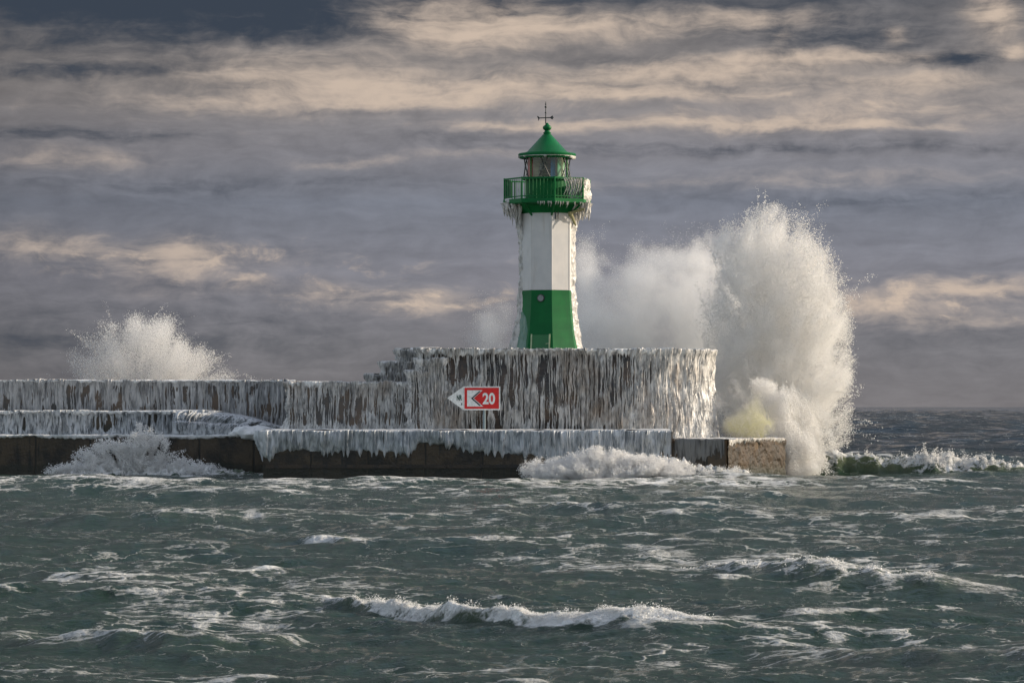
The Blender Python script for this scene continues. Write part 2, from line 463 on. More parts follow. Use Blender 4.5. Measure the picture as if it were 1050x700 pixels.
# dark wet front plate of the low end
MB().box((6.46, 140.985, -3), (8.58, 141.02, 1.45)).build('front_face', M['quay'], qend)
ice_fringe('ice_lip', [(8.64, 141.08), (11.33, 146.38)], ZE-0.04, lambda s: 0.10+0.16*np.exp(-((s-0.25)/0.35)**2)+0.0*s, qend, M['ice_tower'], seed=6.4, cap=0.7, thick=0.07, spike=0.8)
ice_floor('ice_sheet', 6.5, 9.6, 143.2, 147, ZE, qend, M['ice_white'], 4.0)

# left quay
lq = tag(empty('low_quay', (-35, 150, 0)), 'long low dark quay wall with a thin white ice lip along its edge', 'quay')
MB().prism([(-70, 148.0), (-10.02, 148.0), (-10.02, 160), (-70, 160)], -3, 1.66).build('quay_body', M['quay'], lq, bevel=0.04)
ice_fringe('ice_lip', [(-70, 148.0), (-10.1, 148.0)], 1.66, lambda s: 0.06+0.05*(np.sin(s*0.7)**2), lq, M['ice_white'], seed=7.7, step=0.05, nv=8, cap=1.3, thick=0.10, spike=0.5)
# frozen step behind the lip
def ice_slope():
    xs = np.arange(-14.4, -9.3, 0.018); t = np.linspace(0, 1, 56)
    Xg, T = np.meshgrid(xs, t)
    ztop = np.interp(Xg, [-40, -13.2, -11.6, -10.2, -9.3], [2.80, 2.76, 2.52, 2.12, 1.98])
    zb = 1.74
    slope = np.where(T < 0.72, (T/0.72)**0.8, 1.0)
    n1, n2 = strands(Xg*0.9 + 0.35*np.sin(T*3+Xg*0.4), T*2.2, 14.0, 5.0, 11.0)
    lump = fbm(Xg*0.6, T*2.0, 15.0, 4)
    Zg = zb + (ztop-zb)*slope + 0.10*lump*np.sin(np.pi*np.clip(T/0.8, 0, 1)) + 0.02*n1*(T > 0.6) + 0.06*fbm(Xg*0.25, T*0.5, 16.0, 3)
    yb = np.interp(Xg, [-40, -12, -9.3], [149.0, 148.9, 148.4])
    adv = np.interp(Xg, [-40, -14.8, -12.2], [0.40, 0.40, 1.1])
    Yg = yb + np.where(T < 0.72, adv*(0.55*(T/0.72)**9 + 0.45*sstep(0.42, 0.50, T/0.72+0.06*lump)), adv + (T-0.72)/0.28*(3.1-adv)) - (0.26*n1**2 + 0.20*n2**2 + 0.20*lump)*np.sin(np.pi*np.clip(T/0.8, 0, 1)) 
    return np.stack([Xg, Yg, Zg], -1), Xg.shape
V, sh = ice_slope()
o = mesh_from('ice_slope', V.reshape(-1, 3), grid_faces(*sh), M['ice_step'], None)
tag(o, 'sloping tongue of rippled ice running down to the quay corner mound', 'ice slope')
stp = tag(empty('icy_step', (-30, 150, 1.6)), 'low step draped in grey ice between the long parapet and the low quay', 'icy step')
MB().box((-70, 149.40, 1.4), (-13.3, 152.98, 2.66)).build('stone_step', M['quay'], stp, bevel=0.03)
ice_wall('ice_curtain', [(-36, 149.38), (-13.6, 149.38), (-12.9, 149.8), (-12.6, 151.5)], 1.62, 2.68, stp, M['ice_step'], seed=61.0, step=0.018, zstep=0.03, cap=3.3, a1=0.17, a2=0.11, a3=0.12, base=0.0, capthick=0.06, bottom=0.05, f1=4.5, f2=12.0, wavy_top=0.05)
ice_fringe('ice_lip', [(-36, 149.26), (-13.6, 149.26)], 2.70, lambda s_: 0.05 + 0.04*np.sin(s_*0.8)**2, stp, M['ice_white'], seed=62.5, step=0.03, nv=8, cap=1.2, thick=0.08, spike=1.0, lumps=0.6)
# ice pillars and mound at the joint of the two quays
def blob_mesh(name, c, r, mat, parent, seed, n=40, amp=0.25, f=2.0):
    th = np.linspace(0, 2*np.pi, n, endpoint=False); ph = np.linspace(0.02, np.pi-0.02, n//2)
    T, P = np.meshgrid(th, ph)
    d = np.stack([np.cos(T)*np.sin(P), np.sin(T)*np.sin(P), np.cos(P)], -1)
    k = 1 + amp*fbm(d[..., 0]*f+seed, d[..., 1]*f, d[..., 2]*f, 3)
    V = np.asarray(c) + d*np.asarray(r)*k[..., None]
    return mesh_from(name, V.reshape(-1, 3), grid_faces(n//2, n, True)[:, ::-1], mat, parent)
md = blob_mesh('ice_mound', (X_(262, 148.2), 148.3, 1.78), (1.0, 0.7, 0.34), M['ice_white'], None, 3.0)
tag(md, 'smooth pale ice mound on the corner where the low quay meets the platform', 'ice mound')
def pillar(px, yt, yb, Y, r, seed):
    z1, z0 = Z_(yt, Y), Z_(yb, Y)
    zz = np.linspace(z1, z0, 30); th = np.linspace(0, 2*np.pi, 18, endpoint=False)
    T, Zg = np.meshgrid(th, zz)
    u = (z1-Zg)/(z1-z0)
    rad = r*(1.15-0.85*u**1.5)*(1+0.35*fbm(np.cos(T)*2+seed, np.sin(T)*2, Zg*2.5, 3))
    return np.stack([X_(px, Y)+0.05*np.sin(Zg*4+seed)+rad*np.cos(T), Y+rad*np.sin(T), Zg], -1), Zg.shape
for px, yt, yb, r, sd in ((271, 444, 473, 0.20, 1.0), (280, 444, 470, 0.17, 5.0)):
    V, sh = pillar(px, yt, yb, 147.85, r, sd)
    o = mesh_from('icicle', V.reshape(-1, 3), grid_faces(sh[0], sh[1], True)[:, ::-1], M['ice_cap'], None)
    tag(o, 'longer thick icicle hanging off the low quay under the ice mound' if sd == 1.0 else 'shorter thick icicle hanging beside the longer one under the ice mound', 'icicle', 'thick icicles at the quay corner')

# long parapet
lw = tag(empty('long_parapet', (-35, 154, 0)), 'long straight parapet wall covered with fine grey vertical icicles', 'wall')
MB().box((-75, 153.0, 0), (-9.6, 154.2, 4.0)).build('wall_core', M['stone'], lw, bevel=0.03)
ice_wall('ice_curtain', [(-36, 153.0), (-9.4, 153.0)], 1.9, 4.0, lw, M['ice_grey'], seed=21.0, step=0.018, zstep=0.05, cap=1.0, a1=0.08, a2=0.075, a3=0.025, base=-0.016, capthick=0.05, f1=8, f2=17)
ice_fringe('ice_lip', [(-36, 152.97), (-9.4, 152.97)], 4.0, lambda s: 0.05+0*s, lw, M['ice_white'], seed=22.5, step=0.03, nv=8, cap=1.1, thick=0.08, spike=1.2)

# parapet block
bw = tag(empty('parapet_block', (-6.7, 149, ZQ)), 'square parapet block with dripping icicles between the long parapet and the icy steps', 'wall')
MB().box((-9.30, 146.05, 1.5), (-4.0, 152.9, 3.88)).build('wall_core', M['stone'], bw, bevel=0.03)
ice_wall('ice_curtain', [(-9.30, 148.5), (-9.30, 146.05), (-4.15, 146.05), (-4.15, 147.2)], 1.95, 3.88, bw, M['ice'], seed=31.0, step=0.016, cap=2.2, a1=0.14, a2=0.12, a3=0.05, base=-0.050, capthick=0.10, bottom=0.08)

# icy steps up to the platform
def step_block(name, x0, x1, y0, y1, z0, z1, seed, label):
    t = tag(empty(name, ((x0+x1)/2, (y0+y1)/2, z0)), label, 'icy step', 'icy steps up to the lighthouse platform')
    MB().box((x0+0.03, y0+0.03, z0), (x1-0.03, y1, z1-0.02)).build('stone_block', M['stone'], t, bevel=0.05)
    ice_wall('ice_crust', [(x0, y1-0.05), (x0, y0), (x1, y0), (x1, y1-0.05)], z0, z1-0.02, t, M['ice'], seed=seed, step=0.016, cap=0.45, a1=0.15, a2=0.12, a3=0.08, base=-0.055, capthick=0.14, wavy_top=0.07)
    # frozen lid
    n = 24
    Xg, Yg = np.meshgrid(np.linspace(x0+0.02, x1-0.02, n), np.linspace(y0+0.02, y1, n))
    u = np.minimum(np.minimum(Xg-x0, x1-Xg), Yg-y0)
    Zg = z1 - 0.03 + 0.11*sstep(0, 0.3, u) + 0.06*fbm(Xg*1.8, Yg*1.8, seed, 3)
    mesh_from('ice_cap', np.stack([Xg, Yg, Zg], -1).reshape(-1, 3), grid_faces(n, n), M['ice_white'], t)
YS = 145.0
step_block('stair_block', X_(421, YS), X_(440.5, YS), YS, 147.5, 1.9, Z_(381, YS), 41.0, 'lower rounded icy step standing against the parapet block in front')
step_block('stair_block', X_(431.5, YS-.05), X_(455, YS-.05), YS-0.05, 147.0, 1.9, Z_(369, YS), 42.0, 'upper rounded icy step just above the lower one at the wall corner')
YB = 150.0
step_block('stair_block', X_(381, YB), X_(404, YB), YB, 152.5, 3.6, Z_(385, YB), 43.0, 'lowest flat icy step behind, on top of the parapet block')
step_block('stair_block', X_(394, YB-.1), X_(421, YB-.1), YB-0.1, 152.5, 3.6, Z_(372, YB), 44.0, 'middle icy step of the rear flight, below the tall pale one')
step_block('stair_block', X_(410, YB-.2), X_(452, YB-.2), YB-0.2, 152.5, 3.6, Z_(359, YB), 45.0, 'tallest pale icy step of the rear flight, level with the wall top')

# round wall that carries the lighthouse
rw = tag(empty('round_wall', (2, 149, ZQ)), 'tall brick wall with a rounded end, draped in long icicles under the lighthouse', 'wall')
XL, YFW, CX, CY, CR = -3.75, 145.0, 4.2, 149.3, 4.3
arc = [(CX + CR*math.cos(a), CY + CR*math.sin(a)) for a in np.linspace(-math.pi/2, math.pi/2, 60)]
ZT = 5.26
front = [(XL, 152.0), (XL, YFW)] + [(x, YFW) for x in np.linspace(XL+0.2, CX-0.05, 12)] + arc
outer = front + [(XL, CY+CR)]
# parapet ring wall with uv along its run
def ring_wall():
    s, x, y, nx, ny = dense_path(front, 0.1)
    zs = [1.55, 1.55, ZT, ZT, 1.55]
    off = [-0.6, -0.02, -0.02, -0.6, -0.6]
    V, U = [], []
    for k in range(4):
        V.append(np.stack([x+nx*off[k], y+ny*off[k], np.full_like(x, zs[k])], -1)); U.append(np.stack([s, np.full_like(s, zs[k])+(0.6 if k in (0, 3) else 0)], -1))
    V = np.array(V); U = np.array(U)
    return V.reshape(-1, 3), grid_faces(4, len(s))[:, ::-1], U.reshape(-1, 2)
V, Fc, U = ring_wall()
o = mesh_from('brick_wall', V, Fc, M['stone'], rw, smooth=False, uv=U)
inner = [(CX + (CR-0.5)*math.cos(a), CY + (CR-0.5)*math.sin(a)) for a in np.linspace(-math.pi/2, math.pi/2, 40)]
MB().prism([(XL+0.4, CY+CR-0.5), (XL+0.4, YFW+0.5)] + inner, 1.5, 4.1).build('platform', M['quay'], rw)
def flare_fn(S, Zr):
    r = sstep(14.6, 18.5, S)          # towards the rounded end the ice gets thicker and spreads at the foot
    return r*(0.0 + 0.22*(1-sstep(1.6, 4.2, Zr)) + 0.06*np.exp(-((Zr-5.1)/0.3)**2))
ice_wall('ice_curtain', front, 1.62, ZT, rw, M['ice'], seed=52.0, step=0.014, zstep=0.032, cap=0.75, a1=0.155, a2=0.135, a3=0.075, base=-0.066, capthick=0.10, flare=flare_fn, smooth_end=(14.5, 17.5), bottom=0.05)

ice_fringe('ice_lip', [p for p in front if p[1] < 151.5], ZT, lambda s_: 0.10 + 0.05*np.sin(s_*0.9), rw, M['ice_white'], seed=53.5, step=0.025, nv=12, cap=0.7, thick=0.13, spike=1.6, lumps=0.7)
ice_fringe('ice_lip', [(-9.30, 146.03), (-4.15, 146.03)], 3.88, lambda s_: 0.09 + 0.04*np.sin(s_*1.3), bw, M['ice_white'], seed=54.5, step=0.025, nv=12, cap=0.7, thick=0.13, spike=1.6, lumps=0.8)

# ================================================================== LIGHTHOUSE
TX, TY = X_(561.0, 150.0), 150.0
TP = 150.0/F
def tz(py): return H + (HZ-py)*TP
lh = tag(empty('lighthouse', (TX, TY, 4.1)), 'green and white octagonal lighthouse with iced gallery standing on the walled mole head', 'lighthouse')
A0 = R(9.4)
RW = 1.155
def octr(th, Rv):
    d = np.mod(th - A0, math.pi/4) - math.pi/8
    return Rv*math.cos(math.pi/8)/np.cos(d)
def oct_lathe(prof, name, mat, bevel=0.012):
    return MB().lathe(TX, TY, prof, 8, A0).build(name, mat, lh, bevel=bevel, angle=25)
z_b, z_wg, z_top = 4.1, tz(298), tz(219)
prof = []
for py, rr in ((372, 1.62), (365, 1.53), (357, 1.45), (348, 1.37), (338, 1.30), (326, 1.235), (314, 1.19), (304, 1.165), (298.3, RW+0.006)):
    prof.append((rr*1.0, tz(py)))
prof = [(1.66, 4.1)] + prof
oct_lathe(prof, 'green_base', M['green'], 0)
oct_lathe([(RW, z_wg), (RW, z_top+0.02)], 'white_shaft', M['white'], 0.015)
# vertical plate seams on the shaft
sm = MB()
for k in range(8):
    for fr in (0.0,):
        a = A0 + k*math.pi/4
        x, y = TX + (RW+0.004)*math.sin(a), TY - (RW+0.004)*math.cos(a)
        sm.tube((x, y, z_wg+0.02), (x, y, z_top-0.02), 0.014, n=6)
sm.build('corner_seam', M['white'], lh)
# porthole and door on the face that looks left of the camera
fa = A0 - math.pi/8
def on_face(u, z, out, Rv):
    ap = Rv*math.cos(math.pi/8) + out
    return Vector((TX + ap*math.sin(fa) + u*math.cos(fa), TY - ap*math.cos(fa) + u*math.sin(fa), z))
n_f = Vector((math.sin(fa), -math.cos(fa), 0))
zc = tz(306.3); uc = -0.03
c0 = on_face(uc, zc, -0.05, 1.17)
ph = MB().tube(c0, c0 + n_f*0.10, 0.17, 0.16, 28).build('porthole', M['dark_metal'], lh, smooth=True)
sub(MB().tube(c0 + n_f*0.09, c0 + n_f*0.112, 0.125, 0.125, 28).build('pane', mat_plain('porthole_glass', (0.20, 0.225, 0.24), 0.2), lh, smooth=True), ph)
def face_quad(u0, u1, z0, z1, o0, o1, rfun, mb):
    vs = []
    for z in (z0, z1):
        for u in (u0, u1):
            for oo in (o0, o1):
                vs.append(mb.bm.verts.new(on_face(u, z, oo, rfun(z))))
    idx = [(0, 2, 6, 4), (1, 5, 7, 3), (0, 4, 5, 1), (2, 3, 7, 6), (4, 6, 7, 5), (0, 1, 3, 2)]
    for f in idx: mb.bm.faces.new([vs[i] for i in f])
zz_, rr_ = zip(*sorted((z, r) for r, z in prof))
rf = lambda z: float(np.interp(z, zz_, rr_))
mb = MB(); face_quad(-0.36, 0.36, 4.15, tz(343.6), -0.12, 0.035, rf, mb)
door = mb.build('door', mat_paint('green_door_paint', (0.008, 0.15, 0.03), (0.006, 0.11, 0.025), 0.35), lh)
for a_, b_ in ((-0.42, -0.363), (0.363, 0.42)):
    mb = MB(); face_quad(a_, b_, 4.15, tz(343.0), -0.10, 0.06, rf, mb)
    sub(mb.build('door_jamb', M['pale_trim'], lh), door)
mb = MB(); face_quad(-0.36, 0.36, tz(343.5), tz(343.0), -0.12, 0.05, rf, mb)
sub(mb.build('door_head', M['green'], lh), door)
hp = on_face(0.24, tz(353), 0.04, rf(tz(353)))
sub(MB().tube(hp, hp + Vector((0.16, -0.02, 0.03)), 0.018, n=6).build('handle', M['pale_trim'], lh), door)
# little bolts and pipe under the gallery
mb = MB()
for px in (569.5, 572.3):
    x = X_(px, 148.9)
    mb.tube((x, 148.93, tz(226)), (x, 148.93, tz(218)), 0.02, n=6)
mb.build('drain_pipe', M['dark_metal'], lh)

# gallery
RG = 1.90
zg0, zg1 = tz(210.0), tz(205.5)
oct_lathe([(1.17, z_top-0.02), (1.19, tz(217.5)), (1.45, tz(211.5)), (1.50, zg0+0.02)], 'gallery_corbel', M['green'], 0)
oct_lathe([(RG-0.10, zg0-0.02), (RG, zg0+0.02), (RG, zg1)], 'gallery_deck', M['green'], 0)
for k in range(8):
    a = A0 + k*math.pi/4
    dx, dy = math.sin(a), -math.cos(a)
    br = MB()
    p0 = (TX+dx*1.12, TY+dy*1.12, tz(222)); p1 = (TX+dx*1.78, TY+dy*1.78, zg0+0.0)
    br.tube(p0, p1, 0.045, n=8)
    br.build('bracket', M['green'], lh)
zr = tz(184.5)
def ring_pts(rad, z):
    return [Vector((TX + rad*math.sin(A0+k*math.pi/4), TY - rad*math.cos(A0+k*math.pi/4), z)) for k in range(9)]
def rail_ring(z, r_, name):
    mb = MB(); c = math.cos(math.pi/8)
    mb.lathe(TX, TY, [(RG-0.05-r_, z-r_), (RG-0.05+r_, z-r_), (RG-0.05+r_, z+r_), (RG-0.05-r_, z+r_), (RG-0.05-r_, z-r_)], 8, A0, cap=False)
    return mb.build(name, M['green'], lh)
railing = rail_ring(zr, 0.028, 'railing')
sub(rail_ring(zg1+0.10, 0.02, 'lower_rail'), railing)
post_me = None
for k in range(8):
    P = ring_pts(RG-0.05, 0)
    sub(MB().tube(P[k]+Vector((0, 0, zg1)), P[k]+Vector((0, 0, zr+0.04)), 0.034, n=8).build('railing_post', M['green'], lh), railing)
    for j in range(1, 9):
        p = P[k].lerp(P[k+1], j/9.0)
        b_ = bpy.data.objects.new('baluster', post_me) if post_me else None
        if b_ is None:
            m2 = MB(); m2.tube((0, 0, zg1-4.1), (0, 0, zr-4.1), 0.017, n=6)
            b_ = m2.build('baluster', M['green'], None); post_me = b_.data
        else:
            COL.objects.link(b_)
        b_.parent = railing; b_.location = (p.x-TX, p.y-TY, 0)

# lantern
RL = 1.02
zl0, zl1 = tz(184), tz(162.5)
MB().lathe(TX, TY, [(RL-0.10, zg1-0.02), (RL-0.10, zl0-0.03), (RL+0.03, zl0-0.03), (RL+0.03, zl0+0.02)], 48).build('lantern_base', M['green'], lh, smooth=True)
gm = bpy.data.materials.new('lantern_glass'); gm.use_nodes = True
nt = gm.node_tree; nt.nodes.remove(nt.nodes['Principled BSDF'])
tr = nd(nt, 'ShaderNodeBsdfTransparent'); gl = nd(nt, 'ShaderNodeBsdfGlossy'); mx = nd(nt, 'ShaderNodeMixShader')
tr.inputs['Color'].default_value = (0.86, 0.88, 0.88, 1); gl.inputs['Roughness'].default_value = 0.05; mx.inputs[0].default_value = 0.06
nt.links.new(tr.outputs[0], mx.inputs[1]); nt.links.new(gl.outputs[0], mx.inputs[2]); nt.links.new(mx.outputs[0], nt.nodes['Material Output'].inputs['Surface'])
MB().lathe(TX, TY, [(RL-0.03, zl0+0.021), (RL-0.03, zl1)], 48, cap=False).build('lantern_glass', gm, lh, smooth=True)
NB = 12
for k in range(NB):
    a = 2*math.pi*k/NB + 0.13
    for da in (0.42, -0.42):
        p = (TX + RL*math.sin(a), TY - RL*math.cos(a), zl0)
        q = (TX + RL*math.sin(a+da), TY - RL*math.cos(a+da), zl1)
        if da < 0 and k % 2: continue
        if da > 0 and k % 2 == 0: continue
        MB().tube(p, q, 0.024, n=6).build('glazing_bar', M['dark_metal'], lh)
for a in (-0.75, 0.95, 2.4, 3.9):
    MB().tube((TX+RL*math.sin(a), TY-RL*math.cos(a), zl0), (TX+RL*math.sin(a), TY-RL*math.cos(a), zl1), 0.035, n=6).build('lantern_post', M['green'], lh)
# optic and coloured screens inside
def arc_screen(a0, a1, rad, mat, name, z0=zl0+0.02, z1=zl1):
    th = np.linspace(a0, a1, 14); zz = np.array([z0, z1])
    V = []
    for r_ in (rad, rad-0.03):
        for z in zz:
            V.append(np.stack([TX + r_*np.sin(th), TY - r_*np.cos(th), np.full_like(th, z)], -1))
    V = np.array([V[0], V[1], V[3], V[2], V[0]])
    return mesh_from(name, V.reshape(-1, 3), grid_faces(5, 14), mat, lh)
scr_w = mat_plain('screen_white', (0.66, 0.63, 0.60), 0.5)
arc_screen(R(-62), R(-42), 0.94, mat_plain('screen_red', (0.42, 0.05, 0.04), 0.4), 'red_screen')
arc_screen(R(14), R(34), 0.62, mat_plain('screen_blue', (0.02, 0.22, 0.42), 0.3), 'blue_screen')
arc_screen(R(30), R(58), 0.88, mat_plain('screen_green', (0.03, 0.26, 0.10), 0.4), 'green_screen')
arc_screen(R(130), R(236), 0.88, scr_w, 'white_screen')
lp = MB().lathe(TX, TY, [(0.12, zl0-0.02), (0.20, zl0+0.1), (0.30, zl0+0.28), (0.34, (zl0+zl1)/2), (0.30, zl1-0.25), (0.2, zl1-0.08), (0.1, zl1)], 24).build('lens', mat_plain('lens_glass', (0.018, 0.030, 0.036), 0.35), lh, smooth=True)
rg = MB()
for z in np.linspace(zl0+0.2, zl1-0.2, 4):
    rg.lathe(TX, TY, [(0.33, z-0.02), (0.365, z), (0.33, z+0.02)], 24, cap=False)
sub(rg.build('lens_ring', mat_plain('lens_brass', (0.25, 0.22, 0.18), 0.3, 0.6), lh, smooth=True), lp)
# roof
RE = 1.24
MB().lathe(TX, TY, [(0.95, zl1-0.01), (RE-0.08, zl1-0.01), (RE-0.02, tz(160.5)), (RE, tz(158.6)), (RE-0.03, tz(157.6)), (0.98, tz(157.4)), (0.96, tz(156.6)), (0.86, tz(155.9)),
                    (0.26, tz(140.2)), (0.20, tz(138.5))], 64).build('lantern_roof', M['green_roof'], lh, smooth=True, angle=40)
MB().lathe(TX, TY, [(0.20, tz(139.5)), (0.21, tz(138.6)), (0.15, tz(137.6)), (0.17, tz(136.2)), (0.12, tz(135.2)), (0.10, tz(133.9)), (0.17, tz(132.6)), (0.19, tz(131)), (0.17, tz(129.6)),
                    (0.09, tz(128.2)), (0.05, tz(126.5)), (0.02, tz(126))], 32).build('roof_finial', M['green_roof'], lh, smooth=True, angle=60)
vane = MB().tube((TX-0.06, TY, tz(127)), (TX-0.06, TY, tz(104.5)), 0.026, 0.014, 8)
for py, r_ in ((109.8, 0.05), (107, 0.035), (115.8, 0.04)): vane.ball((TX-0.06, TY, tz(py)), r_)
vane = vane.build('weather_vane', M['dark_metal'], lh, smooth=True)
arm = MB().tube((TX-0.40, TY, tz(121.2)), (TX+0.28, TY, tz(120.6)), 0.022, n=6)
arm.tube((TX-0.06, TY-0.3, tz(121)), (TX-0.06, TY+0.3, tz(121)), 0.02, n=6)
sub(arm.build('compass_arm', M['dark_metal'], lh), vane)
def xz(px, py): return (X_(px, 150.0), tz(py))
sub(MB().plate([xz(550.4, 118.9), xz(552.2, 119.6), xz(553.6, 121.0), xz(552.6, 123.2), xz(551.8, 124.4), xz(551.9, 122.0)], TY-0.02, TY+0.02).build('vane_pointer', M['dark_metal'], lh), vane)
sub(MB().plate([xz(563.8, 120.7), xz(565.4, 119.2), xz(567.2, 118.6), xz(566.6, 120.7), xz(567.2, 122.6), xz(565.3, 122.2)], TY-0.02, TY+0.02).build('vane_tail', M['dark_metal'], lh), vane)

# ice on the tower: back crust, gallery coat and fringes
def tower_crust():
    th = np.radians(np.linspace(62, 300, 150)); zz = np.linspace(4.15, tz(221), 190)
    T, Zg = np.meshgrid(th, zz)
    rb = np.where(Zg < z_wg, np.interp(Zg, zz_, rr_), RW)
    base = octr(T, rb)
    deg = np.degrees(T)
    edge = np.minimum(sstep(62, 88, deg), 1-sstep(274, 300, deg))
    up = (tz(221)-Zg)/(tz(221)-4.15)
    lump = fbm(T*3.0, Zg*2.4, 61.0, 4); lump2 = fbm(T*9.0, Zg*6.0, 62.0, 2)
    t = 0.07 + 0.09*lump + 0.045*lump2 + 0.10*up + 0.16*np.clip((up-0.55)/0.45, 0, 1)**1.5*(deg > 180) + 0.10*sstep(0.80, 1.0, 1-up)
    rr = base - 0.05 + np.maximum(t, 0.0)*edge + 0.02*edge
    return np.stack([TX + rr*np.sin(T), TY - rr*np.cos(T), Zg], -1), T.shape
V, sh = tower_crust()
mesh_from('ice_crust', V.reshape(-1, 3), grid_faces(*sh), M['ice_tower'], lh)
# thin frozen film on the lower left of the green base
def film():
    th = np.radians(np.linspace(-88, -22, 70)); zz = np.linspace(4.2, tz(318), 60)
    T, Zg = np.meshgrid(th, zz)
    rb = octr(T, np.interp(Zg, zz_, rr_))
    u = (Zg-4.2)/(tz(318)-4.2)
    lim = -88 + 50*np.sqrt(np.clip(1-u**6, 0, 1)) + 5*perlin(Zg*1.5, Zg*0+3.0)
    inside = sstep(6, -6, np.degrees(T)-lim) if False else 1-sstep(-5, 2, np.degrees(T)-lim)
    t = -0.03 + 0.055*inside + 0.02*fbm(T*6, Zg*5, 66.0, 3)*inside
    rr = rb + t
    return np.stack([TX + rr*np.sin(T), TY - rr*np.cos(T), Zg], -1), T.shape
V, sh = film()
mesh_from('ice_film', V.reshape(-1, 3), grid_faces(*sh), M['ice_thin'], lh)
def rail_coat(a0, a1, zlo, zhi, seed, name):
    th = np.radians(np.linspace(a0, a1, 120)); zz = np.linspace(zlo, zhi, 40)
    T, Zg = np.meshgrid(th, zz)
    t = 0.04 + 0.10*fbm(T*5, Zg*3, seed, 3) + 0.06*np.abs(perlin(T*14, Zg*2, seed))
    e = sstep(a0, a0+8, np.degrees(T))*(1-sstep(a1-10, a1, np.degrees(T)))
    V = []
    for sg in (1, -1):
        rr = octr(T, RG-0.05) + sg*np.maximum(t, 0.0)*e*np.sin(np.pi*np.clip((Zg-zlo)/(zhi-zlo)*0.9+0.06, 0, 1))**0.5
        V.append(np.stack([TX + rr*np.sin(T), TY - rr*np.cos(T), Zg], -1))
    V = np.concatenate([V[0], V[1][::-1]], 0)
    return mesh_from(name, V.reshape(-1, 3), grid_faces(80, 120), M['ice_tower'], lh)
rail_coat(58, 150, zg0-0.05, zr+0.03, 71.0, 'railing_ice')
rail_coat(215, 300, zg0-0.05, zg1+0.05, 72.0, 'deck_ice')
def fringe_mesh(name, items, mat):
    """fused hanging strands; items = (theta, rho, length, r)"""
    VV, FF, n0 = [], [], 0
    nr, nc = 10, 8
    r_ = np.random.default_rng(5)
    for it in items:
        th, rho, L, rad = it[:4]; zt = it[4] if len(it) > 4 else zg0 + 0.06
        u = np.linspace(0, 1, nr); a = np.linspace(0, 2*np.pi, nc, endpoint=False)
        A, Ug = np.meshgrid(a, u)
        lean = r_.uniform(0.05, 0.35)
        rr = rad*(1-0.93*Ug**0.8)*(1+0.3*np.sin(Ug*14+th*30)*0.6+0.15*r_.normal(size=Ug.shape))
        rho2 = rho - lean*L*Ug*0.5
        ph_ = th + 0.05*min(1.0, L*L*2)*np.sin(Ug*5+rho*20)
        Xc = TX + rho2*np.sin(ph_) + rr*np.cos(A); Yc = TY - rho2*np.cos(ph_) + rr*np.sin(A)
        Zc = zt - L*Ug
        VV.append(np.stack([Xc, Yc, Zc], -1).reshape(-1, 3)); FF.append(grid_faces(nr, nc, True)[:, ::-1] + n0); n0 += nr*nc
    return mesh_from(name, np.concatenate(VV), np.concatenate(FF), mat, lh)
its = []
for _ in range(95):
    deg = random.uniform(58, 150); rho = random.uniform(1.2, 1.95)
    L = random.uniform(0.25, 0.75) + 0.9*max(0, 1.62-rho)*random.uniform(0.3, 1.8)
    its.append((R(deg), rho, L, random.uniform(0.06, 0.14)))
fringe_mesh('ice_fringe', its, M['ice_tower'])
for k in range(20):
    its.append((R(24 + k*1.95 + random.uniform(-.4, .4)), RG-0.05, random.uniform(0.5, 1.0), random.uniform(0.014, 0.026), zr))
for k in range(30):
    its.append((R(random.uniform(-20, 62)), RG-0.03, random.uniform(0.06, 0.32), random.uniform(0.018, 0.035), zg0+0.05))
fringe_mesh('railing_ice', its[95:115], M['ice_tower'])
for it in its[115:]: fringe_mesh('icicle', [it], M['ice_tower'])
its = []
for _ in range(110):
    deg = random.uniform(215, 296); rho = random.uniform(1.25, 1.9)
    L = random.uniform(0.25, 0.7) + 1.1*max(0, 1.72-rho)*random.uniform(0.3, 1.8)
    its.append((R(deg), rho, L, random.uniform(0.06, 0.14)))
fringe_mesh('ice_fringe', its, M['ice_tower'])
# icy stay at the right below the gallery
mb = MB()
mb.tube((X_(582.5, 149), 148.9, tz(220.5)), (X_(599, 149), 148.9, tz(215.5)), 0.06, 0.05, 8)
mb.tube((X_(584.5, 149), 148.9, tz(219.5)), (X_(590.5, 149), 148.9, tz(233)), 0.09, 0.04, 8)
mb.build('icy_stay', M['rust'], lh, smooth=True)
# ice under the eave
ec = [(TX+(RE-0.05)*math.sin(a), TY-(RE-0.05)*math.cos(a)) for a in np.linspace(R(-160), R(200), 120)]
ice_fringe('eave_ice', ec, tz(160.9), lambda s_: 0.012 + 0.09*np.exp(-((s_-4.9)/0.6)**2), lh, M['ice_tower'], seed=9.2, step=0.02, nv=10, cap=0.08, thick=0.02, spike=1.6, lumps=0.15)

# ================================================================== SIGN
YSG = 143.6
sg = tag(empty('arrow_sign', (X_(497, YSG), YSG, ZQ)), 'red and white arrow sign with number 20 on the icy quay', 'sign')
def sx(px, py): return (X_(px, YSG), Z_(py, YSG))
red = mat_plain('sign_red', (0.62, 0.012, 0.012), 0.35); swh = mat_plain('sign_white', (0.74, 0.76, 0.74), 0.4); sbk = mat_plain('sign_black', (0.012, 0.02, 0.03), 0.4)
MB().plate([sx(475.2, 396), sx(513, 396), sx(513, 420.3), sx(475.2, 420.3)], YSG-0.02, YSG+0.03).build('board', swh, sg, bevel=0.01)
MB().plate([sx(458.6, 408), sx(475.0, 396.3), sx(475.0, 420.0)], YSG-0.02, YSG+0.03).build('arrow_tip', swh, sg, bevel=0.008)
MB().plate([sx(476.3, 397.4), sx(511.6, 397.4), sx(511.6, 418.9), sx(476.3, 418.9)], YSG-0.028, YSG-0.0205).build('red_field', red, sg)
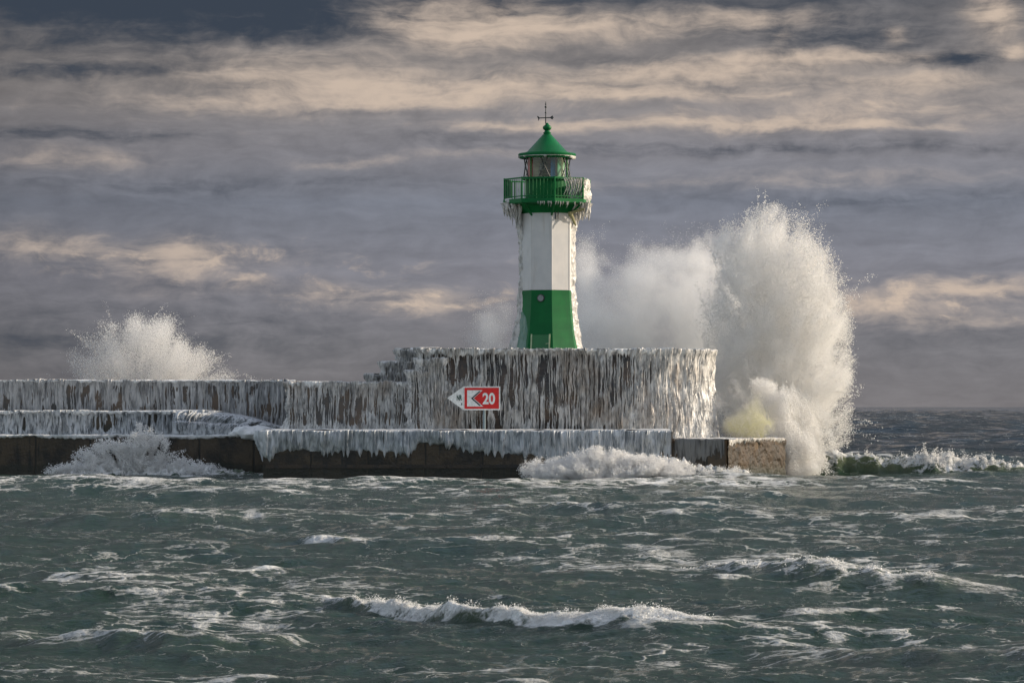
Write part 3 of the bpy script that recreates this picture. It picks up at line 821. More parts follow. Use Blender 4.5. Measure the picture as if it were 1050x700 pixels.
mb = MB(); mb.plate([sx(479.0, 399.9), sx(495.0, 399.9), sx(485.6, 408.2), sx(495.6, 416.6), sx(479.0, 416.6)], YSG-0.036, YSG-0.0285); mb.build('white_flag', swh, sg)
mb = MB(); mb.plate([sx(491.4, 400.9), sx(493.0, 401.1), sx(484.9, 408.25), sx(493.0, 415.4), sx(491.4, 415.8), sx(483.0, 408.3)], YSG-0.044, YSG-0.0365); mb.build('chevron', sbk, sg)
def text(body, name, px0, px1, py0, py1, yo, mat, parent, bold=0.0):
    cu = bpy.data.curves.new(name, 'FONT'); cu.body = body; cu.size = 1.0; cu.extrude = 0.004; cu.offset = bold
    o = bpy.data.objects.new(name, cu); COL.objects.link(o)
    dg = bpy.context.evaluated_depsgraph_get()
    me = bpy.data.meshes.new_from_object(o.evaluated_get(dg)); me.name = name
    bpy.data.objects.remove(o); bpy.data.curves.remove(cu)
    co = np.zeros(len(me.vertices)*3, np.float32); me.vertices.foreach_get('co', co); co = co.reshape(-1, 3)
    lo, hi = co.min(0), co.max(0)
    X = X_(px0, YSG) + (co[:, 0]-lo[0])/(hi[0]-lo[0])*(X_(px1, YSG)-X_(px0, YSG))
    Z = Z_(py1, YSG) + (co[:, 1]-lo[1])/(hi[1]-lo[1])*(Z_(py0, YSG)-Z_(py1, YSG))
    W = np.stack([X, yo - co[:, 2], Z], -1) - np.array(parent.location)
    me.vertices.foreach_set('co', W.astype(np.float32).ravel()); me.materials.clear(); me.update()
    return link(name, me, mat, parent)
text('20', 'number', 494.8, 507.6, 402.6, 414.4, YSG-0.034, swh, sg, bold=0.03)
text('NR', 'lettering', 468.4, 473.8, 404.8, 410.4, YSG-0.026, mat_plain('sign_dark_green', (0.01, 0.05, 0.04), 0.4), sg, bold=0.03)
MB().plate([sx(472.9, 413.0), sx(473.9, 413.0), sx(473.9, 415.4), sx(472.9, 415.0)], YSG-0.03, YSG-0.0205).build('mark', sbk, sg)
MB().tube((X_(496.5, YSG), YSG+0.09, ZQ-0.1), (X_(496.5, YSG), YSG+0.09, Z_(399, YSG)), 0.055, n=12).build('post', mat_plain('sign_post_metal', (0.16, 0.22, 0.25), 0.4), sg, smooth=True)

# ================================================================== SEA
def ocean_tile(N, L, seed, wdir, lmin, lmax, rms, spread=3.0):
    r = np.random.default_rng(seed)
    k1 = 2*np.pi*np.fft.fftfreq(N, L/N)
    KX, KY = np.meshgrid(k1, k1)
    K = np.hypot(KX, KY); K[0, 0] = 1
    wd = np.array([math.cos(wdir), math.sin(wdir)])
    cosd = (KX*wd[0]+KY*wd[1])/K
    amp = K**-2.0 * (np.abs(cosd)**spread + 0.06)**0.5
    lam = 2*np.pi/K
    amp *= sstep(lmin*0.7, lmin, lam)*(1-sstep(lmax*0.8, lmax*1.2, lam))
    amp[0, 0] = 0
    h = amp*(r.normal(size=(N, N))+1j*r.normal(size=(N, N)))
    hh = np.fft.ifft2(h).real
    sc = rms/hh.std(); h *= sc
    hgt = np.fft.ifft2(h).real
    dx = np.fft.ifft2(1j*KX/K*h).real; dy = np.fft.ifft2(1j*KY/K*h).real
    div = np.fft.ifft2(-K*h).real          # divergence of the horizontal displacement (with this sign, crest < 0)
    return dict(N=N, L=L, f=[hgt, dx, dy, div])
def sample(tile, x, y, rot=0.0):
    c, s = math.cos(rot), math.sin(rot)
    u = (x*c + y*s)/tile['L']*tile['N']; v = (-x*s + y*c)/tile['L']*tile['N']
    i = np.floor(u).astype(np.int64); j = np.floor(v).astype(np.int64)
    fu, fv = u-i, v-j
    N = tile['N']; i0, i1, j0, j1 = i % N, (i+1) % N, j % N, (j+1) % N
    out = []
    for f in tile['f']:
        out.append((f[j0, i0]*(1-fu)+f[j0, i1]*fu)*(1-fv) + (f[j1, i0]*(1-fu)+f[j1, i1]*fu)*fv)
    h, dx, dy, div = out
    return h, dx*c - dy*s, dx*s + dy*c, div
WD = R(-100)
tA = ocean_tile(512, 93.0, 1, WD, 3.8, 24.0, 0.155, 6)
tB = ocean_tile(512, 27.0, 2, WD, 0.9, 4.0, 0.036, 2)
tC = ocean_tile(512, 8.3, 3, WD, 0.16, 0.95, 0.0105, 1.2)

rows = [22.0]
while rows[-1] < 44.5: rows.append(rows[-1]*1.0030)
while rows[-1] < 52.5: rows.append(rows[-1]+0.055)
while rows[-1] < 126: rows.append(rows[-1]*1.0030)
while rows[-1] < 153: rows.append(rows[-1]+0.085)
while rows[-1] < 9000: rows.append(rows[-1]*1.0060)
rows = np.array(rows)
uc = np.linspace(-0.158, 0.158, 860)
side = 0.158 + np.cumsum(np.linspace(0.002, 0.03, 40))
ucol = np.concatenate([-side[::-1], uc, side])
UU, YY = np.meshgrid(ucol, rows)
XX = UU*YY
def fade(a, b): return 1-sstep(a, b, YY)
boost = 1 + 1.5*sstep(156, 190, YY)
hA, axx, ayy, divA = sample(tA, XX, YY, 0.0)
hA2, ax2, ay2, divA2 = sample(tA, XX*0.61+40, YY*0.61-13, 0.35)
hB, bxx, byy, divB = sample(tB, XX, YY, 0.21)
hB2, bx2, by2, divB2 = sample(tB, XX*0.83+9, YY*0.83-5, -0.5)
hC, cxx, cyy, _ = sample(tC, XX, YY, -0.17)
fA, fB, fC = fade(1200, 3500), fade(260, 600), fade(90, 150)
HH = (hA*0.75 + hA2*0.5)*fA*boost + (hB*0.95 + hB2*0.7)*fB + hC*fC*0.95
DX = (axx*0.75 + ax2*0.5)*fA*boost + (bxx*1.2+bx2*0.9)*fB + cxx*fC
DY = (ayy*0.75 + ay2*0.5)*fA*boost + (byy*1.2+by2*0.9)*fB + cyy*fC
fold = (divA*0.75 + divA2*0.31)*fA + (divB*1.2 + divB2*0.8)*fB*0.45
fold = fold/np.std(fold[:400])
if np.mean(HH[:300][fold[:300] < -1]) < 0: fold = -fold
foam = (0.50*sstep(0.7, 2.8, -fold)*np.clip(0.75 + 0.8*perlin(XX*0.06, YY*0.03, 5.0), 0.2, 1.2)).astype(np.float64)
milky = np.zeros_like(foam)

def window(y0, y1, x0, x1):
    r0, r1 = np.searchsorted(rows, [y0, y1])
    c0 = max(0, np.searchsorted(ucol, min(x0/max(y0, 1), x0/y1))-1); c1 = min(len(ucol), np.searchsorted(ucol, max(x1/max(y0, 1), x1/y1))+1)
    return slice(max(0, r0), max(r0+1, r1)), slice(c0, max(c0+1, c1))
# swells that break where the photograph has them: (px, foot row | distance m, height m, foam 0..1), front width, back width
def breaker(pts, wf, wb, seed, milk=0.6, rough=0.06, facefoam=1.0):
    px = np.array([p[0] for p in pts], float)
    Yf = np.array([p[1] if len(p) > 4 else YW(p[1]) for p in pts])
    Xs = (px-525)*Yf/F
    W = window(Yf.min()-4*wf-2, Yf.max()+5*wb+4, Xs.min()-2, Xs.max()+2)
    X, Y = XX[W], YY[W]
    Yc = np.interp(X, Xs, Yf) + wf*1.2 + 0.35*perlin(X*0.5, 0*X, seed) + 0.5*wf*perlin(X*1.7, 0*X, seed+8)
    a = np.interp(X, Xs, [p[2] for p in pts], left=0, right=0)
    fo = np.interp(X, Xs, [p[3] for p in pts], left=0, right=0)
    a = a*(1+0.35*perlin(X*0.9, 0*X, seed+1) + 0.18*perlin(X*2.6, 0*X, seed+2))
    d = Y - Yc
    w = np.where(d < 0, wf, wb)
    g = np.exp(-(d/w)**2)
    HH[W] = HH[W]*(1-0.6*g*np.clip(a/0.3, 0, 1)) + a*g
    DY[W] = DY[W] - 0.55*a*np.exp(-(d/(wf*1.1))**2)
    lip = np.exp(-((d+0.05*wf)/(wf*0.75))**2)
    face = sstep(-2.3*wf, -1.3*wf, d + 0.5*wf*perlin(X*2.2, Y*2.2, seed+9))*(1-sstep(-0.1*wf, 0.5*wf, d))
    n = fbm(X*2.5, Y*2.5, seed+3, 3)
    f = np.clip(fo*lip*1.12 + facefoam*sstep(0.80, 1.0, fo + 0.10*n)*face*1.1 + 0.25*n*lip*fo, 0, 1.25)
    trail = np.exp(-(np.clip(d, 0, None)/(wb*2.2))**2)*(d > 0)
    foam[W] = np.maximum(foam[W], np.maximum(f, 0.66*fo*trail))
    HH[W] += rough*f*(1.3*fbm(X*3.2, Y*3.2, seed+5, 4)+0.2)*np.clip(a/0.15, 0, 1)
    milky[W] = np.maximum(milky[W], milk*np.clip(g*1.1, 0, 1)*np.clip(a/0.2, 0, 1))
BK = {
 'front': ([(290, 622, 0, 0), (345, 624, .09, .7), (385, 627, .14, .93), (420, 630, .18, .95), (445, 633, .20, .84), (470, 636, .21, .80), (495, 638, .20, .86), (520, 640, .18, .96), (560, 642, .14, 1.0),
            (620, 643, .13, 1.0), (690, 645, .10, .93), (760, 648, .06, .7), (830, 650, 0, 0)], 0.27, 1.0, 81.0, 0.5, 0.05),
 'mid': ([(600, 590, 0, 0), (680, 597, .17, .5), (760, 602, .28, .68), (830, 606, .30, .6), (920, 610, .26, .5), (1000, 612, .14, .4), (1060, 612, .05, .3)], 0.9, 1.8, 83.0, 0.25, 0.05),
 'small': ([(285, 556, 0, 0), (320, 558, .14, .6), (365, 560, .18, .7), (400, 561, .1, .5), (430, 562, 0, 0)], 0.6, 1.4, 84.0, 0.3, 0.04),
 'right': ([(805, 150.6, .2, .5, 1), (838, 150.6, .85, .66, 1), (870, 150.6, .85, .60, 1), (905, 150.4, .66, .62, 1), (930, 150.2, .62, .84, 1), (962, 150.0, .72, .93, 1), (990, 150.0, .60, .90, 1),
             (1020, 150.0, .42, .80, 1), (1050, 150.0, .30, .74, 1), (1120, 150, .1, .5, 1)], 0.75, 1.6, 85.0, 0.95, 0.16),
 'surge': ([(535, 138.6, 0, 0, 1), (556, 138.6, .35, 1, 1), (590, 138.7, .75, 1.1, 1), (630, 138.8, .82, 1.1, 1), (660, 138.9, .62, 1.1, 1), (690, 138.9, .62, 1.0, 1), (715, 138.6, .45, .80, 1), (760, 138.2, .15, .75, 1), (790, 138, 0, 0, 1)], 0.6, 1.0, 86.0, 0.5, 0.26),
 'leftsplash': ([(35, 145.8, 0, 0, 1), (70, 145.8, .25, .9, 1), (120, 145.9, .42, 1, 1), (160, 145.9, .42, 1, 1), (200, 145.8, .32, 1, 1), (230, 145.6, .2, .8, 1), (290, 145.2, 0, 0, 1)], 0.6, 1.2, 87.0, 0.4, 0.2),
 'farleft': ([(-60, 530, 0, 0), (60, 533, .14, .3), (160, 536, .18, .35), (260, 537, .1, .25), (330, 538, 0, 0)], 0.9, 2, 88.0, 0.2, 0.04),
 'l2': ([(-80, 640, .05, .3), (60, 650, .13, .42), (160, 655, .16, .38), (260, 655, .12, .38), (330, 650, 0, 0)], 0.7, 1.4, 89.0, 0.15, 0.03),
 'r2': ([(770, 668, 0, 0), (850, 672, .12, .25), (930, 676, .16, .3), (1060, 680, .13, .3)], 0.7, 1.4, 90.0, 0.1, 0.03),
 'c1': ([(440, 520, 0, 0), (520, 522, .2, .4), (640, 524, .25, .45), (740, 524, .15, .35), (820, 523, 0, 0)], 1.2, 2.4, 93.0, 0.2, 0.05),
 'r1': ([(820, 536, 0, 0), (900, 538, .2, .4), (1000, 540, .22, .4), (1090, 540, .15, .3)], 1.1, 2.2, 94.0, 0.2, 0.05),
}
for k_, v_ in BK.items(): breaker(*v_[:3], v_[3], v_[4], v_[5])
# streaks of drifting foam on the surface: (px, row, px radius, row radius, amount)
for px, py, rx, ry, am in ((60, 612, 160, 7, .55), (230, 622, 130, 12, .55), (290, 606, 120, 6, .45), (190, 640, 90, 8, .42), (60, 680, 110, 8, .5), (240, 690, 90, 7, .3), (900, 650, 190, 10, .45), (700, 662, 150, 8, .42), (520, 672, 140, 7, .36),
                           (1000, 690, 90, 8, .3), (100, 497, 180, 7, .55), (300, 497, 160, 5, .5), (470, 497, 120, 3.5, .36), (640, 498, 130, 5, .5), (760, 496, 90, 6, .5), (940, 500, 150, 7, .42), (640, 530, 200, 10, .26),
                           (860, 545, 170, 12, .36), (1000, 525, 100, 8, .3), (430, 540, 120, 9, .28), (560, 570, 90, 6, .28), (300, 575, 120, 7, .25), (120, 570, 120, 9, .25), (760, 572, 110, 6, .52), (640, 580, 90, 6, .36), (910, 582, 130, 7, .36),
                           (500, 510, 300, 7, .28), (960, 430, 200, 6, .2), (980, 452, 120, 6, .25)):
    Yc = YW(py); y1, y0 = YW(py-2.2*ry), YW(py+2.2*ry); dy = 0.5*(YW(py-ry)-YW(py+ry)); Xc = (px-525)*Yc/F; dxr = rx*Yc/F
    W = window(y0, y1, Xc-2.2*dxr, Xc+2.2*dxr)
    X, Y = XX[W], YY[W]
    wv = 0.8*fbm((X-Xc)/dxr*1.6, (Y-Yc)/dy*0.8, px*0.1, 3)
    g = np.exp(-((X-Xc)/dxr)**2 - ((Y-Yc)/dy + wv)**2)*np.clip(0.8+0.9*fbm((X-Xc)/dxr*4, (Y-Yc)/dy*1.5, py*0.1, 3), 0, 1.3)
    foam[W] = np.clip(foam[W] + am*g*(1-np.clip(foam[W], 0, 1)), 0, 1.3)
# churned water close to the quay faces
near = np.where(XX < -10, 148.0, 141.0) - YY
foam = np.maximum(foam, 0.42*np.exp(-np.clip(near, 0, None)/2.0)*(near > -1)*(XX < 12))
foam = np.clip(foam*0.86 + 0.0 + 0.15*sstep(-0.1, 0.8, fbm(XX*0.10, YY*0.05, 77.0, 4)), 0, 1.3)*(1-0.6*sstep(160, 260, YY))
Vw = np.stack([XX + 0.9*DX, YY + 0.9*DY, HH], -1)
sea_shape = XX.shape
wm, nt, b = newmat('sea_water')
v = coords(nt)
af = nd(nt, 'ShaderNodeAttribute', attribute_name='foam'); am_ = nd(nt, 'ShaderNodeAttribute', attribute_name='milky')
ft, mk = af.outputs['Fac'], am_.outputs['Fac']
na = noise(nt, coords(nt, (0.75, 0.55, 0.75)), 1.1, 6, 0.62, 0.6)
nc_ = noise(nt, v, 16.0, 5, 0.65, 0.2)
def lace_net(scale, sx, sy, amp, off):
    """foam net: walls of stretched, wobbling cells"""
    wn = nd(nt, 'ShaderNodeTexNoise'); nt.links.new(coords(nt, (sx, sy, 1), off), wn.inputs['Vector'])
    wn.inputs['Scale'].default_value = scale*0.9; wn.inputs['Detail'].default_value = 5; wn.inputs['Roughness'].default_value = 0.62
    ad = nd(nt, 'ShaderNodeVectorMath', operation='MULTIPLY_ADD')
    nt.links.new(wn.outputs['Color'], ad.inputs[0]); ad.inputs[1].default_value = (amp/scale, amp/scale, 0); nt.links.new(coords(nt, (sx, sy, 0.0), off), ad.inputs[2])
    vo = nd(nt, 'ShaderNodeTexVoronoi', feature='DISTANCE_TO_EDGE'); nt.links.new(ad.outputs[0], vo.inputs['Vector']); vo.inputs['Scale'].default_value = scale
    return vo.outputs['Distance']
e1 = lace_net(0.75, 0.55, 1.0, 2.2, (0, 0, 0)); e2 = lace_net(2.6, 0.6, 1.0, 1.8, (3.1, 1.7, 0))
wid = mth(nt, 'MULTIPLY', mth(nt, 'POWER', ft, 1.35), mth(nt, 'MULTIPLY_ADD', na, 0.9, 0.05))
l1 = mth(nt, 'SUBTRACT', 1.0, mth(nt, 'DIVIDE', e1, mth(nt, 'MULTIPLY_ADD', wid, 0.62, 0.004)), clamp=True)
l2 = mth(nt, 'SUBTRACT', 1.0, mth(nt, 'DIVIDE', e2, mth(nt, 'MULTIPLY_ADD', wid, 0.62, 0.004)), clamp=True)
lace = mth(nt, 'MAXIMUM', l1, mth(nt, 'MULTIPLY', l2, remap(nt, ft, 0.12, 0.5, 0.25, 1.0)))
lace = mth(nt, 'MULTIPLY', lace, remap(nt, mth(nt, 'MULTIPLY_ADD', nc_, 0.7, mth(nt, 'MULTIPLY', na, 0.6)), 0.42, 0.72, 0.15, 1.0))
full = remap(nt, mth(nt, 'ADD', ft, mth(nt, 'MULTIPLY', mth(nt, 'SUBTRACT', mth(nt, 'ADD', na, nc_), 1.0), 0.9)), 0.62, 0.98)
foamf = mth(nt, 'MAXIMUM', mth(nt, 'MULTIPLY', remap(nt, lace, 0.05, 0.8), remap(nt, ft, 0.05, 0.7, 0.35, 1.0)), full)
deep = mixc(nt, noise(nt, coords(nt, (1, 1, 1)), 0.12, 3, 0.5), (0.007, 0.025, 0.014), (0.014, 0.038, 0.020))
deep = mixc(nt, nd(nt, 'ShaderNodeAttribute', attribute_name='open_sea').outputs['Fac'], deep, (0.004, 0.013, 0.016))
deep = mixc(nt, mk, deep, (0.105, 0.125, 0.060))
thin = mth(nt, 'MULTIPLY', remap(nt, ft, 0.15, 0.9), 0.35)
deep = mixc(nt, thin, deep, (0.07, 0.11, 0.085))
colr = mixc(nt, foamf, deep, (0.82, 0.82, 0.80))
nt.links.new(colr, b.inputs['Base Color'])
nt.links.new(mth(nt, 'MULTIPLY_ADD', foamf, 0.75, 0.06), b.inputs['Roughness'])
b.inputs['IOR'].default_value = 1.333; b.inputs['Specular IOR Level'].default_value = 0.32
n_r = noise(nt, coords(nt, (1, 0.75, 1)), 2.6, 7, 0.68, 0.4)
hsum = mth(nt, 'ADD', mth(nt, 'MULTIPLY', n_r, 1.0), mth(nt, 'MULTIPLY', mth(nt, 'MULTIPLY', foamf, lace), 0.6))
hsum = mth(nt, 'ADD', hsum, mth(nt, 'MULTIPLY', nc_, 0.18))
far_ = nd(nt, 'ShaderNodeAttribute', attribute_name='open_sea').outputs['Fac']
n_f2 = noise(nt, coords(nt, (0.6, 1.0, 1)), 0.45, 6, 0.65, 0.3)
hsum = mth(nt, 'ADD', hsum, mth(nt, 'MULTIPLY', mth(nt, 'MULTIPLY', n_f2, far_), 9.0))
bump(nt, hsum, 0.8, 0.17, b)
sea = mesh_from('water', Vw.reshape(-1, 3), grid_faces(*sea_shape), wm, None, attrs={'foam': foam.ravel(), 'milky': milky.ravel(), 'open_sea': sstep(150, 210, YY).ravel()})
tag(sea, 'choppy dark green sea with streaks of foam', 'sea', kind='structure')

# ================================================================== SPRAY
OCT = np.array([[1, 0, 0], [-1, 0, 0], [0, 1, 0], [0, -1, 0], [0, 0, 1], [0, 0, -1]], np.float32)
OCF = np.array([[0, 2, 4], [2, 1, 4], [1, 3, 4], [3, 0, 4], [2, 0, 5], [1, 2, 5], [3, 1, 5], [0, 3, 5]], np.int32)
TET = np.array([[1, 1, 1], [1, -1, -1], [-1, 1, -1], [-1, -1, 1]], np.float32)/math.sqrt(3)*1.25
TEF = np.array([[0, 1, 2], [0, 3, 1], [0, 2, 3], [1, 3, 2]], np.int32)
def rand_rot(n):
    q = rng.normal(size=(n, 4)); q /= np.linalg.norm(q, axis=1)[:, None]
    w, x, y, z = q.T
    return np.stack([np.stack([1-2*(y*y+z*z), 2*(x*y-z*w), 2*(x*z+y*w)], -1), np.stack([2*(x*y+z*w), 1-2*(x*x+z*z), 2*(y*z-x*w)], -1), np.stack([2*(x*z-y*w), 2*(y*z+x*w), 1-2*(x*x+y*y)], -1)], 1)
def droplets(name, P, rad, mat, parent, stretch=0.5, tet=False):
    n = len(P)
    S0, F0 = (TET, TEF) if tet else (OCT, OCF)
    Vd = S0[None]*(1 + stretch*rng.random((n, 1, 3)))
    Vd = np.einsum('nij,nkj->nki', rand_rot(n), Vd)*rad[:, None, None] + P[:, None, :]
    Fd = (F0[None] + (np.arange(n)*len(S0))[:, None, None]).reshape(-1, 3)
    o = mesh_from(name, Vd.reshape(-1, 3), Fd, mat, parent, smooth=True)
    o['kind'] = 'stuff'
    return o
def radii(n, r0, r1, p=3.0):
    return r0 + (r1-r0)*rng.random(n)**p

class Cloud:
    """spray density on a world grid: soft lobes (px, py, rx, ry, weight, depth m, dy m) torn into fingers that radiate from an origin"""
    def __init__(s, lobes, Yc, h, seed, origin, thr=0.42, nz=0.42, fing=0.30, fa=6.0, fr=0.35, nf=0.55, soft=0.35, margin=1.6, gain=0.66, inset=0.0):
        L = np.array(lobes, float)
        x0 = X_((L[:, 0]-margin*L[:, 2]).min(), Yc); x1 = X_((L[:, 0]+margin*L[:, 2]).max(), Yc)
        z1 = Z_((L[:, 1]-margin*L[:, 3]).min(), Yc); z0 = max(-0.3, Z_((L[:, 1]+margin*L[:, 3]).max(), Yc))
        y0 = Yc + (L[:, 6]-margin*L[:, 5]).min(); y1 = Yc + (L[:, 6]+margin*L[:, 5]).max()
        s.lo = np.array([x0, y0, z0]); s.n = np.maximum(4, np.ceil((np.array([x1, y1, z1])-s.lo)/h).astype(int)); s.h = h
        ax = [s.lo[k] + (np.arange(s.n[k])+0.5)*h for k in range(3)]
        X, Y, Z = (a.astype(np.float32) for a in np.meshgrid(*ax, indexing='ij'))
        wob = 0.9
        wx = perlin(X*0.45, Y*0.45, Z*0.45+seed)*wob; wz = perlin(X*0.45+31, Y*0.45, Z*0.45+seed)*wob
        q = 1.0
        for cx, cy, rx, ry, w, dep, dy in lobes:
            k = Yc/F
            d2 = ((X+wx*0.35-X_(cx, Yc))/(rx*k))**2 + ((Z+wz*0.35-Z_(cy, Yc))/(ry*k))**2 + ((Y-Yc-dy)/dep)**2
            q = q*(1-np.clip(w, 0, 0.98)*np.exp(-d2*0.85))
        S = 1-q
        for k, A in enumerate((X, Y, Z)):          # thin out towards the sides of the grid
            wdt = min(0.6, 0.16*s.n[k]*h); a0, a1 = s.lo[k], s.lo[k] + s.n[k]*h
            S = S*sstep(0, wdt, a1-A)*(sstep(0, wdt, A-a0) if k < 2 else 1)
        ox, oz = X_(origin[0], Yc), Z_(origin[1], Yc)
        th = np.arctan2(X-ox, Z-oz); rad = np.hypot(X-ox, Z-oz)
        N1 = fbm(X*nf+seed, Y*nf, Z*nf, 5, gain)
        N2 = fbm((th+0.12*wx)*fa, rad*fr+seed, Y*0.6, 4, 0.6)
        s.raw = S + (nz*N1 + fing*N2)*np.clip(S*3, 0, 1)
        s.rho = np.clip((s.raw-thr-inset)/soft, 0, 1.6)*np.clip(S*2.0, 0, 1)
        s.thr = thr; s.S = S
    def points(s, n, off=-0.15, width=0.5, p=1.0, jit=1.4, cap=1.0):
        w = np.clip((s.raw-s.thr-off)/width, 0, cap)**p * np.clip(s.S*4, 0, 1)
        w = w.ravel().astype(np.float64)
        cs = np.cumsum(w); idx = np.searchsorted(cs, rng.random(n)*cs[-1])
        i = np.stack(np.unravel_index(np.clip(idx, 0, w.size-1), tuple(s.n)), -1)
        return s.lo + (i+0.5+jit*(rng.random((n, 3))-0.5))*s.h
    def volume(s, name, K, parent, color=(0.9985, 0.9985, 0.9985), aniso=0.08):
        nx, ny, nz = (int(v) for v in s.n)
        me = bpy.data.meshes.new(name)
        off = np.array(parent.location)
        me.vertices.add(nx*ny*nz)
        i = np.indices((nx, ny, nz)).transpose(3, 2, 1, 0).reshape(-1, 3)     # x runs fastest
        me.vertices.foreach_set('co', (s.lo + (i+0.5)*s.h - off).astype(np.float32).ravel())
        a = me.attributes.new('thickness', 'FLOAT', 'POINT')
        a.data.foreach_set('value', np.ascontiguousarray(s.rho.transpose(2, 1, 0)).astype(np.float32).ravel())
        m = bpy.data.materials.new(name); m.use_nodes = True; t = m.node_tree
        t.nodes.remove(t.nodes['Principled BSDF'])
        pv = nd(t, 'ShaderNodeVolumePrincipled'); pv.inputs['Color'].default_value = (*color, 1); pv.inputs['Anisotropy'].default_value = aniso
        pv.inputs['Density'].default_value = K
        t.links.new(pv.outputs[0], t.nodes['Material Output'].inputs['Volume'])
        g = bpy.data.node_groups.new(name, 'GeometryNodeTree')
        g.interface.new_socket('Geometry', in_out='INPUT', socket_type='NodeSocketGeometry'); g.interface.new_socket('Geometry', in_out='OUTPUT', socket_type='NodeSocketGeometry')
        gi, go = g.nodes.new('NodeGroupInput'), g.nodes.new('NodeGroupOutput')
        lo = s.lo + 0.5*s.h - off; hi = lo + (s.n-1)*s.h
        vc = g.nodes.new('GeometryNodeVolumeCube')
        vc.inputs['Min'].default_value = lo; vc.inputs['Max'].default_value = hi
        for nm, v_ in zip(('Resolution X', 'Resolution Y', 'Resolution Z'), (nx, ny, nz)): vc.inputs[nm].default_value = v_
        pos = g.nodes.new('GeometryNodeInputPosition')
        vm = g.nodes.new('ShaderNodeVectorMath'); vm.operation = 'MULTIPLY_ADD'
        sc = (s.n-1)/(hi-lo)
        vm.inputs[1].default_value = sc; vm.inputs[2].default_value = -lo*sc + 0.5
        fl = g.nodes.new('ShaderNodeVectorMath'); fl.operation = 'FLOOR'
        dt = g.nodes.new('ShaderNodeVectorMath'); dt.operation = 'DOT_PRODUCT'; dt.inputs[1].default_value = (1, nx, nx*ny)
        fi = g.nodes.new('FunctionNodeFloatToInt'); fi.rounding_mode = 'ROUND'
        na_ = g.nodes.new('GeometryNodeInputNamedAttribute'); na_.data_type = 'FLOAT'; na_.inputs['Name'].default_value = 'thickness'
        si = g.nodes.new('GeometryNodeSampleIndex'); si.data_type = 'FLOAT'; si.domain = 'POINT'; si.clamp = True
        sm_ = g.nodes.new('GeometryNodeSetMaterial'); sm_.inputs['Material'].default_value = m
        lk = g.links.new
        lk(pos.outputs[0], vm.inputs[0]); lk(vm.outputs[0], fl.inputs[0]); lk(fl.outputs[0], dt.inputs[0]); lk(dt.outputs['Value'], fi.inputs[0])
        lk(gi.outputs[0], si.inputs['Geometry']); lk(na_.outputs[0], si.inputs['Value']); lk(fi.outputs[0], si.inputs['Index'])
        lk(si.outputs[0], vc.inputs['Density']); lk(vc.outputs[0], sm_.inputs['Geometry']); lk(sm_.outputs[0], go.inputs[0])
        o = link(name, me, m, parent)
        md = o.modifiers.new('spray', 'NODES'); md.node_group = g
        o['kind'] = 'stuff'
        return o

# the big splash at the mole head
big = tag(empty('wave_splash', (10, 151, 1)), 'tall white wave splash exploding beside the rounded end of the wall', 'splash')
core = [(792, 305, 36, 64, .9, 1.9, .2), (762, 318, 32, 56, .46, 1.7, .4), (820, 342, 35, 64, .9, 1.9, .1), (832, 385, 33, 60, .9, 1.7, 0), (800, 400, 46, 58, .85, 1.7, .2), (756, 388, 32, 54, .52, 1.4, .4), (765, 432, 24, 18, .5, .9, 0),
        (838, 288, 16, 24, .8, 1.1, 0), (770, 272, 20, 28, .42, 1.4, .3), (848, 325, 12, 30, .7, 1.0, 0), (845, 402, 15, 44, .5, 1.3, 0), (815, 270, 12, 18, .5, .9, .2)]
def jet(x0, y0, x1, y1, r0, r1, w):          # a tapering jet of water as a run of small lobes
    n = max(3, int(math.hypot(x1-x0, y1-y0)/(r0*0.8)))
    L = math.hypot(x1-x0, y1-y0)/n
    return [(x0+(x1-x0)*k/n, y0+(y1-y0)*k/n, r0+(r1-r0)*k/n + L*0.15*abs(x1-x0)/max(1, abs(y1-y0)), max(r0+(r1-r0)*k/n, L*0.8), w*(1-0.25*k/n), 0.8, 0.25) for k in range(n+1)]
for j in ((788, 290, 795, 214, 13, 5, .75), (796, 270, 806, 226, 9, 3, .6), (762, 300, 740, 234, 12, 5, .62), (750, 280, 731, 246, 8, 3, .45), (775, 280, 772, 240, 9, 3, .42), (815, 290, 828, 252, 10, 4, .65), (826, 290, 845, 266, 9, 3, .6),
          (840, 330, 857, 300, 8, 3, .5), (842, 372, 860, 345, 8, 3, .45), (785, 250, 784, 222, 6, 2.5, .5), (838, 300, 842, 272, 7, 3, .5), (844, 395, 868, 384, 7, 3, .4)):
    core += jet(*j)
C1 = Cloud(core, 154.3, 0.075, 3.0, (785, 470), thr=0.44, nz=0.74, fing=0.62, fa=10.0, fr=0.30, nf=0.75, soft=0.40, margin=1.5, inset=0.05)
C1.volume('spray_mist', 0.72, big)
P1 = C1.points(240000, off=-0.20, width=0.35)
droplets('spray_cloud', P1, radii(len(P1), 0.007, 0.018, 4), M['spray'], big, tet=True)
P2 = C1.points(60000, off=-0.36, width=0.32, p=1.2, jit=2.5, cap=0.8)
droplets('flying_drops', P2, radii(len(P2), 0.007, 0.028, 5), M['spray'], big)
